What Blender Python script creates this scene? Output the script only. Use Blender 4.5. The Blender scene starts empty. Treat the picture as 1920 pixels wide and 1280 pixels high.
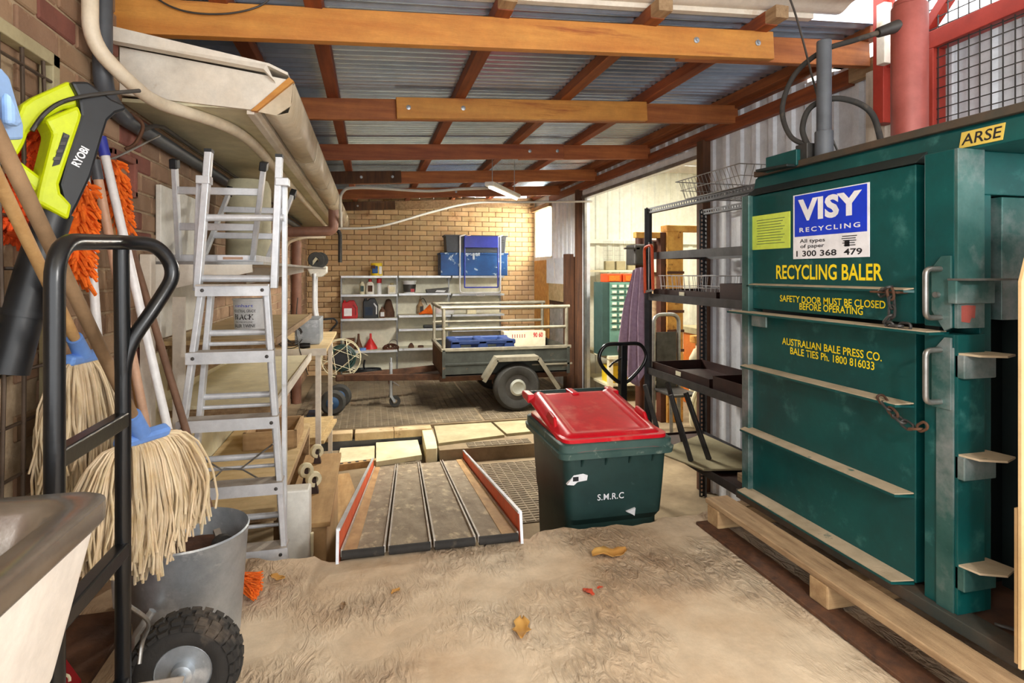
import bpy, bmesh, math, random
from mathutils import Matrix, Vector
random.seed(7)
PI = math.pi
# ------------------------------------------------------------------ camera, world, lights, exposure
F = 1090.0; TH = math.radians(13.7); H = 1.2; SN = math.sin(TH); CS = math.cos(TH)
scene = bpy.context.scene
COL = scene.collection
cam = bpy.data.cameras.new('camera'); camo = bpy.data.objects.new('camera', cam); COL.objects.link(camo)
camo.location = (0, 0, H); camo.rotation_euler = (PI/2, 0, -TH)
cam.sensor_width = 36; cam.lens = 36*F/1920; cam.shift_y = -130/1920; cam.clip_start = .05
scene.camera = camo
w = bpy.data.worlds.new('sky'); scene.world = w; w.use_nodes = True
w.node_tree.nodes['Background'].inputs[0].default_value = (.96, .98, 1, 1)
w.node_tree.nodes['Background'].inputs[1].default_value = 2.05
def lamp(name, kind, loc, power, size=.2, sy=None, rot=(0, 0, 0), col=(1, 1, 1)):
    l = bpy.data.lights.new(name, kind); l.energy = power; l.color = col
    if kind == 'AREA':
        l.size = size
        if sy: l.shape = 'RECTANGLE'; l.size_y = sy
    elif kind == 'POINT': l.shadow_soft_size = size
    o = bpy.data.objects.new(name, l); COL.objects.link(o); o.location = loc; o.rotation_euler = rot
    return o
lamp('assumed_camera_flash', 'POINT', (.95, -.1, 1.62), 42, .07, col=(1, .97, .92))  # flash assumed right of the camera from the hard cast shadows
lamp('added_window_lamp', 'AREA', (2.98, 9.3, 1.8), 150, 1.0, .8, (0, PI/2, 0), (1, .93, .8))  # area lamp added outside the window, standing in for daylight
lamp('shed_tube_light', 'AREA', (1.44, 6.3, 2.04), 85, 1.0, .1, (0, 0, 1.05), (1, .95, .85))
lamp('assumed_side_room_light', 'AREA', (4.0, 6.2, 2.7), 48, 1.6, .5, (0, 0, 0), (1, .95, .82))  # lamp assumed under the side room ceiling, no fixture built
vs = scene.view_settings
vs.view_transform = 'Standard'; vs.look = 'None'; vs.gamma = 1; vs.use_curve_mapping = False; vs.exposure = 1.0

# pixel of the 1920x1280 photograph -> point of the place on a plane Y, X or Z
def ray(x, y):
    u = (x-960)/F
    return (SN+u*CS, CS-u*SN, (510-y)/F)
def atY(x, y, Y): r = ray(x, y); d = Y/r[1]; return Vector((r[0]*d, Y, H+r[2]*d))
def atX(x, y, X): r = ray(x, y); d = X/r[0]; return Vector((X, r[1]*d, H+r[2]*d))
def atP(x, y, P, n):
    r = Vector(ray(x, y)); o = Vector((0, 0, H)); n = Vector(n); return o+r*((Vector(P)-o).dot(n)/r.dot(n))
def atZ(x, y, Z): r = ray(x, y); d = (Z-H)/r[2]; return Vector((r[0]*d, r[1]*d, Z))

# ------------------------------------------------------------------ mesh helpers
def V(*a): return Vector(a)
class MB:
    def __init__(s): s.v = []; s.f = []
    def add(s, vs_, fs):
        n = len(s.v); s.v += [Vector(p) for p in vs_]; s.f += [tuple(i+n for i in f) for f in fs]; return s
    def box(s, c, d, M=None):
        c = Vector(c); x, y, z = d[0]/2, d[1]/2, d[2]/2
        p = [Vector((a*x, b*y, e*z)) for a in (-1, 1) for b in (-1, 1) for e in (-1, 1)]
        p = [c+(M @ q if M else q) for q in p]
        return s.add(p, [(0, 1, 3, 2), (4, 6, 7, 5), (0, 4, 5, 1), (2, 3, 7, 6), (0, 2, 6, 4), (1, 5, 7, 3)])
    def bb(s, a, b):
        return s.box([(a[i]+b[i])/2 for i in range(3)], [abs(b[i]-a[i]) for i in range(3)])
    def beam(s, p0, p1, wd, ht, up=(0, 0, 1)):
        p0, p1 = Vector(p0), Vector(p1); d = (p1-p0); L = d.length; d.normalize()
        sd = d.cross(Vector(up))
        if sd.length < 1e-4: sd = d.cross(Vector((0, 1, 0)))
        sd.normalize(); u = sd.cross(d)
        M = Matrix((d, sd, u)).transposed()
        return s.box((p0+p1)/2, (L, wd, ht), M)
    def cyl(s, p0, p1, r0, r1=None, n=14, cap=True):
        r1 = r0 if r1 is None else r1
        p0, p1 = Vector(p0), Vector(p1); d = (p1-p0).normalized()
        a = d.orthogonal().normalized(); b = d.cross(a)
        k = len(s.v)
        for p, r in ((p0, r0), (p1, r1)):
            for i in range(n):
                t = 2*PI*i/n; s.v.append(p+a*(r*math.cos(t))+b*(r*math.sin(t)))
        for i in range(n):
            j = (i+1) % n; s.f.append((k+i, k+j, k+n+j, k+n+i))
        if cap: s.f.append(tuple(k+i for i in range(n))[::-1]); s.f.append(tuple(k+n+i for i in range(n)))
        return s
    def tube(s, pts, r, n=8, closed=False, cap=True):
        pts = [Vector(p) for p in pts]; m = len(pts); k = len(s.v)
        rr = r if isinstance(r, (list, tuple)) else [r]*m
        a = None
        for i in range(m):
            if closed: t = (pts[(i+1) % m]-pts[i-1])
            else: t = pts[min(i+1, m-1)]-pts[max(i-1, 0)]
            t.normalize()
            if a is None: a = t.orthogonal().normalized()
            else:
                a = a-t*a.dot(t)
                if a.length < 1e-5: a = t.orthogonal()
                a.normalize()
            b = t.cross(a)
            for q in range(n):
                g = 2*PI*q/n; s.v.append(pts[i]+(a*math.cos(g)+b*math.sin(g))*rr[i])
        for i in range(m if closed else m-1):
            for q in range(n):
                e = (q+1) % n; i2 = (i+1) % m
                s.f.append((k+i*n+q, k+i*n+e, k+i2*n+e, k+i2*n+q))
        if cap and not closed:
            s.f.append(tuple(k+q for q in range(n))[::-1]); s.f.append(tuple(k+(m-1)*n+q for q in range(n)))
        return s
    def lathe(s, prof, o=(0, 0, 0), n=24, ax=None, sx=1, sy=1, cap=True):
        # prof [(r,z)...] around Z (or axis ax) from origin o
        k = len(s.v); o = Vector(o)
        M = Vector((0, 0, 1)).rotation_difference(Vector(ax)).to_matrix() if ax else None
        for r, z in prof:
            for i in range(n):
                t = 2*PI*i/n; p = Vector((r*math.cos(t)*sx, r*math.sin(t)*sy, z))
                s.v.append(o+(M @ p if M else p))
        for j in range(len(prof)-1):
            for i in range(n):
                e = (i+1) % n; s.f.append((k+j*n+i, k+j*n+e, k+(j+1)*n+e, k+(j+1)*n+i))
        ring = abs(prof[0][0]-prof[-1][0]) < 1e-6 and max(q[0] for q in prof) > 1.25*prof[0][0]
        if ring:
            j = len(prof)-1
            for i in range(n): e = (i+1) % n; s.f.append((k+j*n+i, k+j*n+e, k+e, k+i))
            return s
        if not cap: return s
        if prof[0][0] > 1e-4: s.f.append(tuple(k+i for i in range(n))[::-1])
        if prof[-1][0] > 1e-4: s.f.append(tuple(k+(len(prof)-1)*n+i for i in range(n)))
        return s
    def prism(s, poly, off):
        # closed 3D polygon extruded by vector off
        off = Vector(off); n = len(poly); k = len(s.v)
        s.v += [Vector(p) for p in poly]+[Vector(p)+off for p in poly]
        s.f.append(tuple(k+i for i in range(n))[::-1]); s.f.append(tuple(k+n+i for i in range(n)))
        for i in range(n): j = (i+1) % n; s.f.append((k+i, k+j, k+n+j, k+n+i))
        return s
    def grid(s, fn, nu, nv):
        k = len(s.v)
        for i in range(nu+1):
            for j in range(nv+1): s.v.append(Vector(fn(i/nu, j/nv)))
        for i in range(nu):
            for j in range(nv):
                a = k+i*(nv+1)+j; s.f.append((a, a+nv+1, a+nv+2, a+1))
        return s
    def xf(s, M, k=0):
        for i in range(k, len(s.v)): s.v[i] = M @ s.v[i]
        return s
    def o(s, name, m, parent=None, bev=0, sm=None, world=True, solid=0):
        me = bpy.data.meshes.new(name); me.from_pydata([tuple(p) for p in s.v], [], s.f)
        bm = bmesh.new(); bm.from_mesh(me); bmesh.ops.recalc_face_normals(bm, faces=bm.faces); bm.to_mesh(me); bm.free()
        return mk(name, me, m, parent, bev, sm, world, solid)
def mk(name, me, m, parent=None, bev=0, sm=None, world=True, solid=0):
    ob = bpy.data.objects.new(name, me); COL.objects.link(ob)
    if m and not me.materials: me.materials.append(MT[m] if isinstance(m, str) else m)
    if sm:
        me.polygons.foreach_set('use_smooth', [True]*len(me.polygons)); me.set_sharp_from_angle(angle=math.radians(sm))
    if solid:
        q = ob.modifiers.new('solid', 'SOLIDIFY'); q.thickness = solid; q.offset = 0
    if bev:
        b = ob.modifiers.new('bevel', 'BEVEL'); b.width = bev; b.segments = 2; b.limit_method = 'ANGLE'; b.angle_limit = .6
    if parent:
        ob.parent = parent
        if world:
            ob.matrix_parent_inverse = WM(parent).inverted()
    return ob
def WM(o):
    M = Matrix.LocRotScale(o.location, o.rotation_euler, o.scale)
    if o.parent: return WM(o.parent) @ o.matrix_parent_inverse @ M
    return M
def T(name, label, cat, loc=(0, 0, 0), rz=0, group=None):
    e = bpy.data.objects.new(name, None); COL.objects.link(e); e.location = loc; e.rotation_euler = (0, 0, rz); e.empty_display_size = .05
    return tag(e, label, cat, group)
def tag(o, label, cat, group=None):
    o['label'] = label; o['category'] = cat
    if group: o['group'] = group
    return o
def ST(o, label=None):
    o['kind'] = 'structure'
    if label: o['label'] = label
    return o
def SE(name, loc=(0, 0, 0)):
    e = bpy.data.objects.new(name, None); COL.objects.link(e); e.location = loc; e['kind'] = 'structure'; e.empty_display_size = .05
    return e
def arc(c, r, a0, a1, u, v, n=8):
    c, u, v = Vector(c), Vector(u), Vector(v)
    return [c+u*(r*math.cos(a0+(a1-a0)*i/n))+v*(r*math.sin(a0+(a1-a0)*i/n)) for i in range(n+1)]
def fillet(pts, r, n=5):
    pts = [Vector(p) for p in pts]; out = [pts[0]]
    for i in range(1, len(pts)-1):
        a, b, c = pts[i-1], pts[i], pts[i+1]
        d0 = (a-b); d1 = (c-b); k = min(r, d0.length*.48, d1.length*.48)
        p0 = b+d0.normalized()*k; p1 = b+d1.normalized()*k
        for j in range(n+1):
            t = j/n; out.append(p0*(1-t)**2+b*(2*t*(1-t))+p1*t*t)
    out.append(pts[-1]); return out
def bez(p, n=14):
    # Catmull-Rom through points
    p = [Vector(q) for q in p]; out = []
    for i in range(len(p)-1):
        a, b, c, d = p[max(i-1, 0)], p[i], p[i+1], p[min(i+2, len(p)-1)]
        for j in range(n):
            t = j/n
            out.append(.5*((2*b)+(c-a)*t+(2*a-5*b+4*c-d)*t*t+(3*b-a-3*c+d)*t**3))
    out.append(p[-1]); return out
def text(s, m, M, wd, ht, parent, name='lettering', off=.0, ext=.0006, sp=1.0):
    cu = bpy.data.curves.new(name, 'FONT'); cu.body = s; cu.align_x = 'CENTER'; cu.extrude = 0; cu.offset = off; cu.resolution_u = 3; cu.space_character = sp
    to = bpy.data.objects.new(name, cu); COL.objects.link(to)
    me = bpy.data.meshes.new_from_object(to); bpy.data.objects.remove(to); bpy.data.curves.remove(cu)
    xs = [v.co.x for v in me.vertices]; ys = [v.co.y for v in me.vertices]
    cx, cy = (min(xs)+max(xs))/2, (min(ys)+max(ys))/2; sx = wd/(max(xs)-min(xs)); sy = ht/(max(ys)-min(ys))
    for v in me.vertices: v.co = M @ Vector(((v.co.x-cx)*sx, (v.co.y-cy)*sy, ext))
    me.name = name; me.materials.clear()
    return mk(name, me, m, parent)
def frame(o, x, y):
    # matrix whose local x, y run along x, y and z is the outward normal
    x = Vector(x).normalized(); y = Vector(y).normalized(); z = x.cross(y)
    M = Matrix((x, y, z)).transposed().to_4x4(); M.translation = Vector(o); return M
def cp(root, loc, rz=None, label=None, group=None):
    def rec(o, par):
        n = o.copy(); COL.objects.link(n)
        if par: n.parent = par; n.matrix_parent_inverse = o.matrix_parent_inverse.copy()
        for ch in [c for c in ALLCH.get(o, o.children)]: rec(ch, n)
        return n
    r = rec(root, None); r.location = loc
    if rz is not None: r.rotation_euler = (0, 0, rz)
    if label: r['label'] = label
    if group: r['group'] = group
    return r
ALLCH = {}
# ------------------------------------------------------------------ materials
MT = {}
def lin(c): return tuple(((v/255)/12.92 if v/255 <= .04045 else ((v/255+.055)/1.055)**2.4) for v in c)+(1,)
def mat(name, c1, c2=None, sc=6, rough=.6, metal=0, bump=0, bsc=60, c3=None, c3t=.6, c3sc=5, c3w=.06, st=(1, 1, 1), rnd=0, spec=.5, emit=0, trans=0, alpha=1, det=6, grain=.16):
    m = bpy.data.materials.new(name); m.use_nodes = True; nt = m.node_tree; N = nt.nodes; L = nt.links
    b = N['Principled BSDF']; b.inputs['Roughness'].default_value = rough; b.inputs['Metallic'].default_value = metal
    b.inputs['Specular IOR Level'].default_value = spec
    tc = N.new('ShaderNodeTexCoord'); mp = N.new('ShaderNodeMapping'); mp.inputs['Scale'].default_value = st
    L.new(tc.outputs['Object'], mp.inputs[0])
    def noise(s, d=det):
        n = N.new('ShaderNodeTexNoise'); n.inputs['Scale'].default_value = s; n.inputs['Detail'].default_value = d; n.inputs['Roughness'].default_value = .62
        L.new(mp.outputs[0], n.inputs['Vector']); return n
    def mix(f, a, bb):
        x = N.new('ShaderNodeMix'); x.data_type = 'RGBA'
        for sock, val in ((x.inputs[0], f), (x.inputs[6], a), (x.inputs[7], bb)):
            if hasattr(val, 'links'): L.new(val, sock)
            else: sock.default_value = val
        return x.outputs[2]
    def rng(src, lo, hi):
        r = N.new('ShaderNodeMapRange'); r.inputs[1].default_value = lo; r.inputs[2].default_value = hi; L.new(src, r.inputs[0]); return r.outputs[0]
    col = lin(c1)
    if c2: col = mix(rng(noise(sc).outputs[0], .32, .68), lin(c1), lin(c2))
    if c3: col = mix(rng(noise(c3sc).outputs[0], c3t-c3w, c3t+c3w), col, lin(c3))
    if rnd:
        oi = N.new('ShaderNodeObjectInfo'); ge = N.new('ShaderNodeNewGeometry'); ad = N.new('ShaderNodeMath'); ad.operation = 'ADD'
        L.new(oi.outputs['Random'], ad.inputs[0]); L.new(ge.outputs['Random Per Island'], ad.inputs[1])
        fr = N.new('ShaderNodeMath'); fr.operation = 'FRACT'; L.new(ad.outputs[0], fr.inputs[0])
        hs = N.new('ShaderNodeHueSaturation'); mr = N.new('ShaderNodeMapRange'); mr.inputs[3].default_value = 1-rnd; mr.inputs[4].default_value = 1+rnd
        L.new(fr.outputs[0], mr.inputs[0]); L.new(mr.outputs[0], hs.inputs['Value'])
        mh = N.new('ShaderNodeMapRange'); mh.inputs[3].default_value = .5-rnd*.04; mh.inputs[4].default_value = .5+rnd*.04
        mu = N.new('ShaderNodeMath'); mu.operation = 'MULTIPLY'; mu.inputs[1].default_value = 7.31; L.new(fr.outputs[0], mu.inputs[0])
        f2 = N.new('ShaderNodeMath'); f2.operation = 'FRACT'; L.new(mu.outputs[0], f2.inputs[0]); L.new(f2.outputs[0], mh.inputs[0]); L.new(mh.outputs[0], hs.inputs['Hue'])
        if hasattr(col, 'links'): L.new(col, hs.inputs['Color'])
        else: hs.inputs['Color'].default_value = col
        col = hs.outputs[0]
    if grain and not emit and not trans:
        g = N.new('ShaderNodeTexNoise'); g.inputs['Scale'].default_value = 9; g.inputs['Detail'].default_value = 10; g.inputs['Roughness'].default_value = .78
        L.new(tc.outputs['Object'], g.inputs['Vector']); gm = N.new('ShaderNodeMapRange'); gm.inputs[1].default_value = .3; gm.inputs[2].default_value = .7; gm.inputs[3].default_value = 1-grain; gm.inputs[4].default_value = 1+grain
        L.new(g.outputs[0], gm.inputs[0]); gh = N.new('ShaderNodeHueSaturation'); L.new(gm.outputs[0], gh.inputs['Value'])
        if hasattr(col, 'links'): L.new(col, gh.inputs['Color'])
        else: gh.inputs['Color'].default_value = col
        col = gh.outputs[0]
    if hasattr(col, 'links'): L.new(col, b.inputs['Base Color'])
    else: b.inputs['Base Color'].default_value = col
    if bump:
        bp = N.new('ShaderNodeBump'); bp.inputs['Strength'].default_value = min(bump, 1); bp.inputs['Distance'].default_value = .004
        L.new(noise(bsc, 8).outputs[0], bp.inputs['Height']); L.new(bp.outputs[0], b.inputs['Normal'])
    if emit: b.inputs['Emission Color'].default_value = lin(c1); b.inputs['Emission Strength'].default_value = emit
    if trans: b.inputs['Transmission Weight'].default_value = trans
    if alpha < 1: b.inputs['Alpha'].default_value = alpha
    MT[name] = m; return m
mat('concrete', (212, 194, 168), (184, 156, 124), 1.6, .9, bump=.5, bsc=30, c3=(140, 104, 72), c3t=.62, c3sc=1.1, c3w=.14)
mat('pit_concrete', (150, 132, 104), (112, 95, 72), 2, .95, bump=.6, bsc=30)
mat('brick', (168, 138, 110), (138, 108, 84), 5, .9, bump=.7, bsc=70, c3=(186, 160, 128), c3t=.66, c3sc=9, rnd=.16)
mat('brick_red', (142, 88, 74), (120, 76, 64), 7, .9, bump=.7, bsc=70, rnd=.1)
mat('mortar', (190, 168, 138), (160, 138, 110), 20, .95, bump=.7, bsc=90)
mat('brick_tan', (234, 208, 164), (208, 170, 124), 4, .9, bump=.6, bsc=70, c3=(160, 108, 72), c3t=.68, c3sc=4, rnd=.14)
mat('mortar_tan', (150, 116, 82), (128, 96, 66), 20, .95, bump=.6, bsc=90)
mat('galv_roof', (204, 222, 246), (172, 194, 222), 3, .27, .75, bump=.1, bsc=90, c3=(226, 232, 238), c3t=.68, c3sc=5, st=(.35, 3, 1))
mat('white_roof', (226, 220, 208), (206, 194, 174), 2, .6, bump=.2, bsc=30, st=(.4, 2, 1))
mat('timber', (180, 106, 54), (136, 70, 34), 3, .6, bump=.3, bsc=50, st=(.5, 8, 8), rnd=.14)
mat('timber_gold', (208, 148, 68), (184, 116, 46), 2.5, .55, bump=.3, bsc=50, c3=(150, 78, 30), c3t=.66, c3sc=2.4, st=(.6, 7, 7), rnd=.05)
mat('timber_y', (150, 82, 38), (104, 52, 26), 3, .65, bump=.3, bsc=50, st=(8, .5, 8), rnd=.2)
mat('timber_dark', (104, 66, 40), (66, 42, 28), 4, .75, bump=.5, bsc=50, st=(6, 6, .6))
mat('timber_pale', (186, 156, 118), (142, 112, 80), 4, .8, bump=.6, bsc=50, st=(8, .7, 8), c3=(112, 86, 60), c3t=.66, c3sc=5)
mat('timber_paleX', (192, 160, 116), (160, 126, 88), 4, .75, bump=.4, bsc=50, st=(.7, 8, 8))
mat('chipboard', (196, 170, 122), (168, 140, 94), 30, .85, bump=.3, bsc=120)
mat('plywood', (206, 182, 138), (180, 152, 106), 3, .7, bump=.15, bsc=60, st=(1, 5, 5))
mat('osb', (206, 156, 82), (178, 120, 54), 12, .8, bump=.3, bsc=60)
mat('white_clad', (234, 238, 244), (220, 225, 232), 2, .45, bump=.05, bsc=20, st=(2, 2, .3))
mat('cream_clad', (240, 240, 226), (226, 226, 208), 2, .5)
mat('white_paint', (232, 226, 214), (214, 202, 184), 3, .6, bump=.15, bsc=40, c3=(180, 150, 112), c3t=.72, c3sc=5)
mat('soffit', (214, 208, 178), (196, 190, 158), 2, .7)
mat('gutter', (208, 196, 172), (184, 166, 138), 4, .45, bump=.15, bsc=50, c3=(236, 232, 222), c3t=.7, c3sc=14)
mat('pvc_white', (228, 216, 194), (206, 188, 160), 5, .45)
mat('pvc_grey', (82, 86, 92), (64, 68, 74), 5, .5)
mat('pvc_brown', (150, 108, 90), (128, 90, 74), 4, .5)
mat('cable_grey', (196, 192, 184), None, rough=.5)
mat('cable_dark', (60, 56, 52), None, rough=.55)
mat('alu', (222, 224, 228), (196, 200, 206), 6, .36, .3, bump=.1, bsc=60, c3=(150, 140, 124), c3t=.7, c3sc=8)
mat('alu_tread', (186, 178, 168), (160, 150, 138), 10, .6, .3, bump=.3, bsc=90)
mat('steel', (170, 170, 168), (128, 126, 122), 6, .38, .8, bump=.15, bsc=60)
mat('steel_dark', (84, 82, 80), (58, 56, 54), 8, .5, .5, bump=.2, bsc=60)
mat('galv', (186, 192, 198), (150, 158, 166), 7, .4, .6, bump=.15, bsc=60, c3=(214, 218, 222), c3t=.62, c3sc=10)
mat('black_metal', (22, 24, 27), (14, 15, 17), 9, .28, .1, bump=.08, bsc=60, c3=(66, 66, 68), c3t=.78, c3sc=30)
mat('black_plastic', (30, 33, 37), (22, 24, 28), 8, .42)
mat('rubber', (52, 49, 46), (36, 34, 32), 12, .85, bump=.4, bsc=60, c3=(86, 76, 66), c3t=.62, c3sc=8)
mat('rubber_mat', (132, 118, 96), (98, 86, 70), 3, .9, bump=.5, bsc=60, c3=(150, 136, 110), c3t=.62, c3sc=2)
mat('rust', (104, 70, 48), (68, 46, 34), 8, .8, .2, bump=.5, bsc=50)
mat('rack_brown', (62, 34, 28), (42, 24, 20), 6, .55, .2, bump=.15)
mat('rack_grey', (84, 84, 86), (60, 60, 62), 8, .5, .4)
mat('lime', (206, 220, 8), (190, 206, 4), 6, .38, bump=.05)
mat('orange_mf', (238, 92, 24), (206, 62, 14), 40, .95)
mat('orange_soft', (246, 124, 30), (220, 92, 16), 40, .9)
mat('pale_blue', (150, 186, 232), (132, 168, 220), 4, .5)
mat('mop_blue', (112, 156, 226), (96, 138, 210), 4, .45)
mat('mop_string', (222, 204, 174), (186, 162, 124), 18, .95, rnd=.16)
mat('handle_wood', (206, 166, 112), (180, 136, 84), 3, .6, st=(5, 5, 5), bump=.1)
mat('handle_old', (150, 120, 88), (112, 88, 62), 5, .75, bump=.3)
mat('handle_pink', (206, 166, 138), (186, 144, 116), 4, .5)
mat('handle_white', (236, 236, 236), (218, 218, 220), 4, .4)
mat('handle_brown', (128, 96, 76), (100, 74, 58), 5, .7)
mat('baler_green', (4, 80, 78), (2, 62, 62), 3, .42, .1, bump=.12, bsc=40, c3=(60, 112, 108), c3t=.68, c3sc=9, c3w=.1)
mat('baler_worn', (76, 112, 108), (28, 82, 78), 5, .42, .4, bump=.2, bsc=50, c3=(150, 156, 156), c3t=.58, c3sc=4, c3w=.12)
mat('baler_dust', (196, 176, 148), (150, 134, 108), 9, .9, bump=.5, bsc=60, c3=(40, 88, 82), c3t=.68, c3sc=20)
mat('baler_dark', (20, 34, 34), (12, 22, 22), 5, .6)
mat('baler_base', (52, 56, 50), (88, 66, 48), 4, .75, .1, bump=.4, bsc=50)
mat('red_steel', (176, 62, 48), (150, 46, 36), 4, .5, .1, bump=.1)
mat('red_cyl', (168, 88, 80), (140, 66, 58), 5, .45, .1, bump=.1, c3=(190, 130, 120), c3t=.66, c3sc=6)
mat('visy_blue', (24, 60, 206), None, rough=.35)
mat('sign_white', (240, 240, 244), None, rough=.35)
mat('ink', (28, 28, 34), None, rough=.5)
mat('yellow_ink', (242, 214, 28), None, rough=.5)
mat('note_yellow', (214, 232, 96), (200, 222, 84), 5, .5)
mat('arse_yellow', (214, 186, 84), (190, 160, 70), 9, .6)
mat('bin_green', (36, 66, 62), (26, 52, 50), 5, .5, bump=.12, bsc=40, c3=(92, 112, 106), c3t=.74, c3sc=12)
mat('bin_rim', (78, 104, 98), (50, 78, 74), 9, .6, bump=.2, bsc=50, c3=(150, 160, 148), c3t=.66, c3sc=12)
mat('bin_red', (222, 22, 40), (204, 14, 32), 3, .28, c3=(232, 140, 120), c3t=.7, c3sc=4, c3w=.12)
mat('red_plastic', (196, 26, 32), (170, 20, 26), 5, .4)
mat('dark_red', (140, 18, 22), (116, 12, 18), 5, .5)
mat('red_funnel', (206, 36, 36), None, rough=.45)
mat('brown_plastic', (112, 72, 48), (90, 56, 36), 6, .6)
mat('white_plastic', (236, 234, 226), (220, 216, 204), 5, .45)
mat('cream', (232, 224, 192), (216, 206, 170), 3, .6)
mat('cream_shelf', (226, 224, 206), (208, 204, 184), 2.5, .55, bump=.05)
mat('blue_chest', (24, 88, 156), (16, 66, 126), 4, .55, .1, bump=.2, c3=(206, 220, 230), c3t=.63, c3sc=7, c3w=.02)
mat('blue_frame', (52, 66, 176), (40, 52, 156), 4, .4)
mat('blue_pallet', (48, 72, 128), (36, 56, 104), 5, .5, bump=.1)
mat('blue_hub', (36, 74, 112), (26, 56, 90), 6, .5)
mat('blue_dark', (26, 46, 70), (18, 34, 54), 6, .5, .2)
mat('trailer', (72, 76, 70), (48, 50, 46), 5, .55, .3, bump=.2, bsc=40, c3=(120, 96, 70), c3t=.66, c3sc=6)
mat('trailer_rail', (158, 152, 134), (122, 116, 100), 6, .5, .4, bump=.15)
mat('trailer_in', (58, 44, 36), (40, 30, 26), 5, .8)
mat('tyre', (58, 57, 54), (44, 43, 40), 8, .8, bump=.2)
mat('hub', (176, 178, 168), (150, 150, 138), 6, .45, .4)
mat('cardboard', (214, 180, 132), (198, 162, 112), 3, .85, bump=.1)
mat('carton_white', (232, 216, 190), (220, 200, 168), 4, .8)
mat('paper', (228, 232, 238), None, rough=.8)
mat('towel', (170, 148, 172), (150, 126, 152), 30, .95, bump=.6, bsc=160)
mat('cab_green', (110, 152, 136), (92, 134, 120), 4, .5)
mat('cab_dark', (58, 84, 78), (46, 70, 66), 4, .5)
mat('label_cream', (240, 236, 206), None, rough=.6)
mat('orange_box', (226, 84, 26), (204, 66, 18), 4, .5)
mat('yellow_timber', (226, 176, 92), (190, 128, 54), 7, .7, bump=.3, c3=(120, 66, 28), c3t=.64, c3sc=16)
mat('machine_brown', (96, 52, 34), (66, 36, 24), 5, .6, .2)
mat('bench_orange', (214, 120, 44), (190, 92, 30), 4, .6, c3=(110, 56, 24), c3t=.7, c3sc=12)
mat('yellow', (240, 206, 40), None, rough=.5)
mat('ramp_board', (158, 144, 122), (124, 108, 88), 5, .85, .1, bump=.5, bsc=40, c3=(190, 172, 142), c3t=.62, c3sc=6, st=(3, .8, 3))
mat('ramp_ply', (188, 154, 106), (158, 122, 78), 4, .8, st=(4, .6, 4))
mat('ramp_orange', (232, 100, 50), (208, 82, 40), 4, .6, c3=(150, 130, 112), c3t=.68, c3sc=10)
mat('sheet_cream', (224, 216, 182), (204, 192, 152), 3, .7, c3=(150, 126, 88), c3t=.74, c3sc=5)
mat('cement_sheet', (176, 166, 132), (150, 138, 104), 2, .85, bump=.2)
mat('stainless', (176, 170, 162), (120, 106, 92), 4, .25, .8, bump=.1, c3=(196, 190, 184), c3t=.74, c3sc=26)
mat('tub_white', (232, 226, 218), (222, 214, 204), 4, .5)
mat('glass', (200, 210, 210), None, rough=.05, trans=.9, alpha=.5)
mat('frosted', (250, 248, 240), None, rough=.4, trans=.85)
mat('leaf', (206, 160, 84), (168, 116, 52), 9, .8)
mat('leaf_red', (190, 66, 34), None, rough=.8)
mat('bucket_white', (224, 226, 228), (210, 212, 214), 4, .45)
mat('mesh_rust', (96, 80, 66), (70, 58, 48), 8, .6, .4)
mat('tube_lit', (255, 250, 240), None, emit=2)
mat('white_wood', (214, 204, 190), (176, 160, 138), 5, .8, bump=.4, st=(5, 5, .8))
mat('kerb', (206, 184, 146), (170, 142, 104), 5, .9, bump=.6, bsc=40, c3=(120, 88, 58), c3t=.64, c3sc=8)
# ================================================================== the setting
PZ = -.68; BZ = -.50; XR = 2.85; XL = -1.0; YB = 10.0; YE = 2.57
def zb(X): return 2.17+.052*(X+1)          # underside of the roof beams
# front concrete slab with its broken far edge
def hn(x, y): return .5*math.sin(3.1*x+1.7*y)+.3*math.sin(7.3*x-5.1*y+1)+.2*math.sin(15*x+11*y)
def slab(u, v):
    x = -1.6+u*5.1; e = YE+.02*math.sin(9*x)+.014*math.sin(23*x+1)+.008*math.sin(51*x)+(.05*max(0, -.1-x)**.5 if x < -.1 else 0)-(.03 if -.2 < x < .7 else 0)
    y = -3+(e+3)*v
    return (x, y, .004*hn(x*1.5, y*1.5))
m = MB().grid(slab, 160, 90)
n = len(m.v)
edge = [i*91+90 for i in range(161)]
for i in edge: m.v.append(m.v[i]+V(0, -.03-.02*math.sin(m.v[i].x*17), -.16))
k = len(m.v)
for i in range(161): m.v.append(V(m.v[edge[i]].x, YE-.12, PZ-.02))
for i in range(160):
    m.f.append((edge[i], n+i, n+i+1, edge[i+1])); m.f.append((n+i, k+i, k+i+1, n+i+1))
floor = ST(m.o('floor', 'concrete', sm=50), 'sandy trowelled concrete slab with a broken edge')
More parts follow.
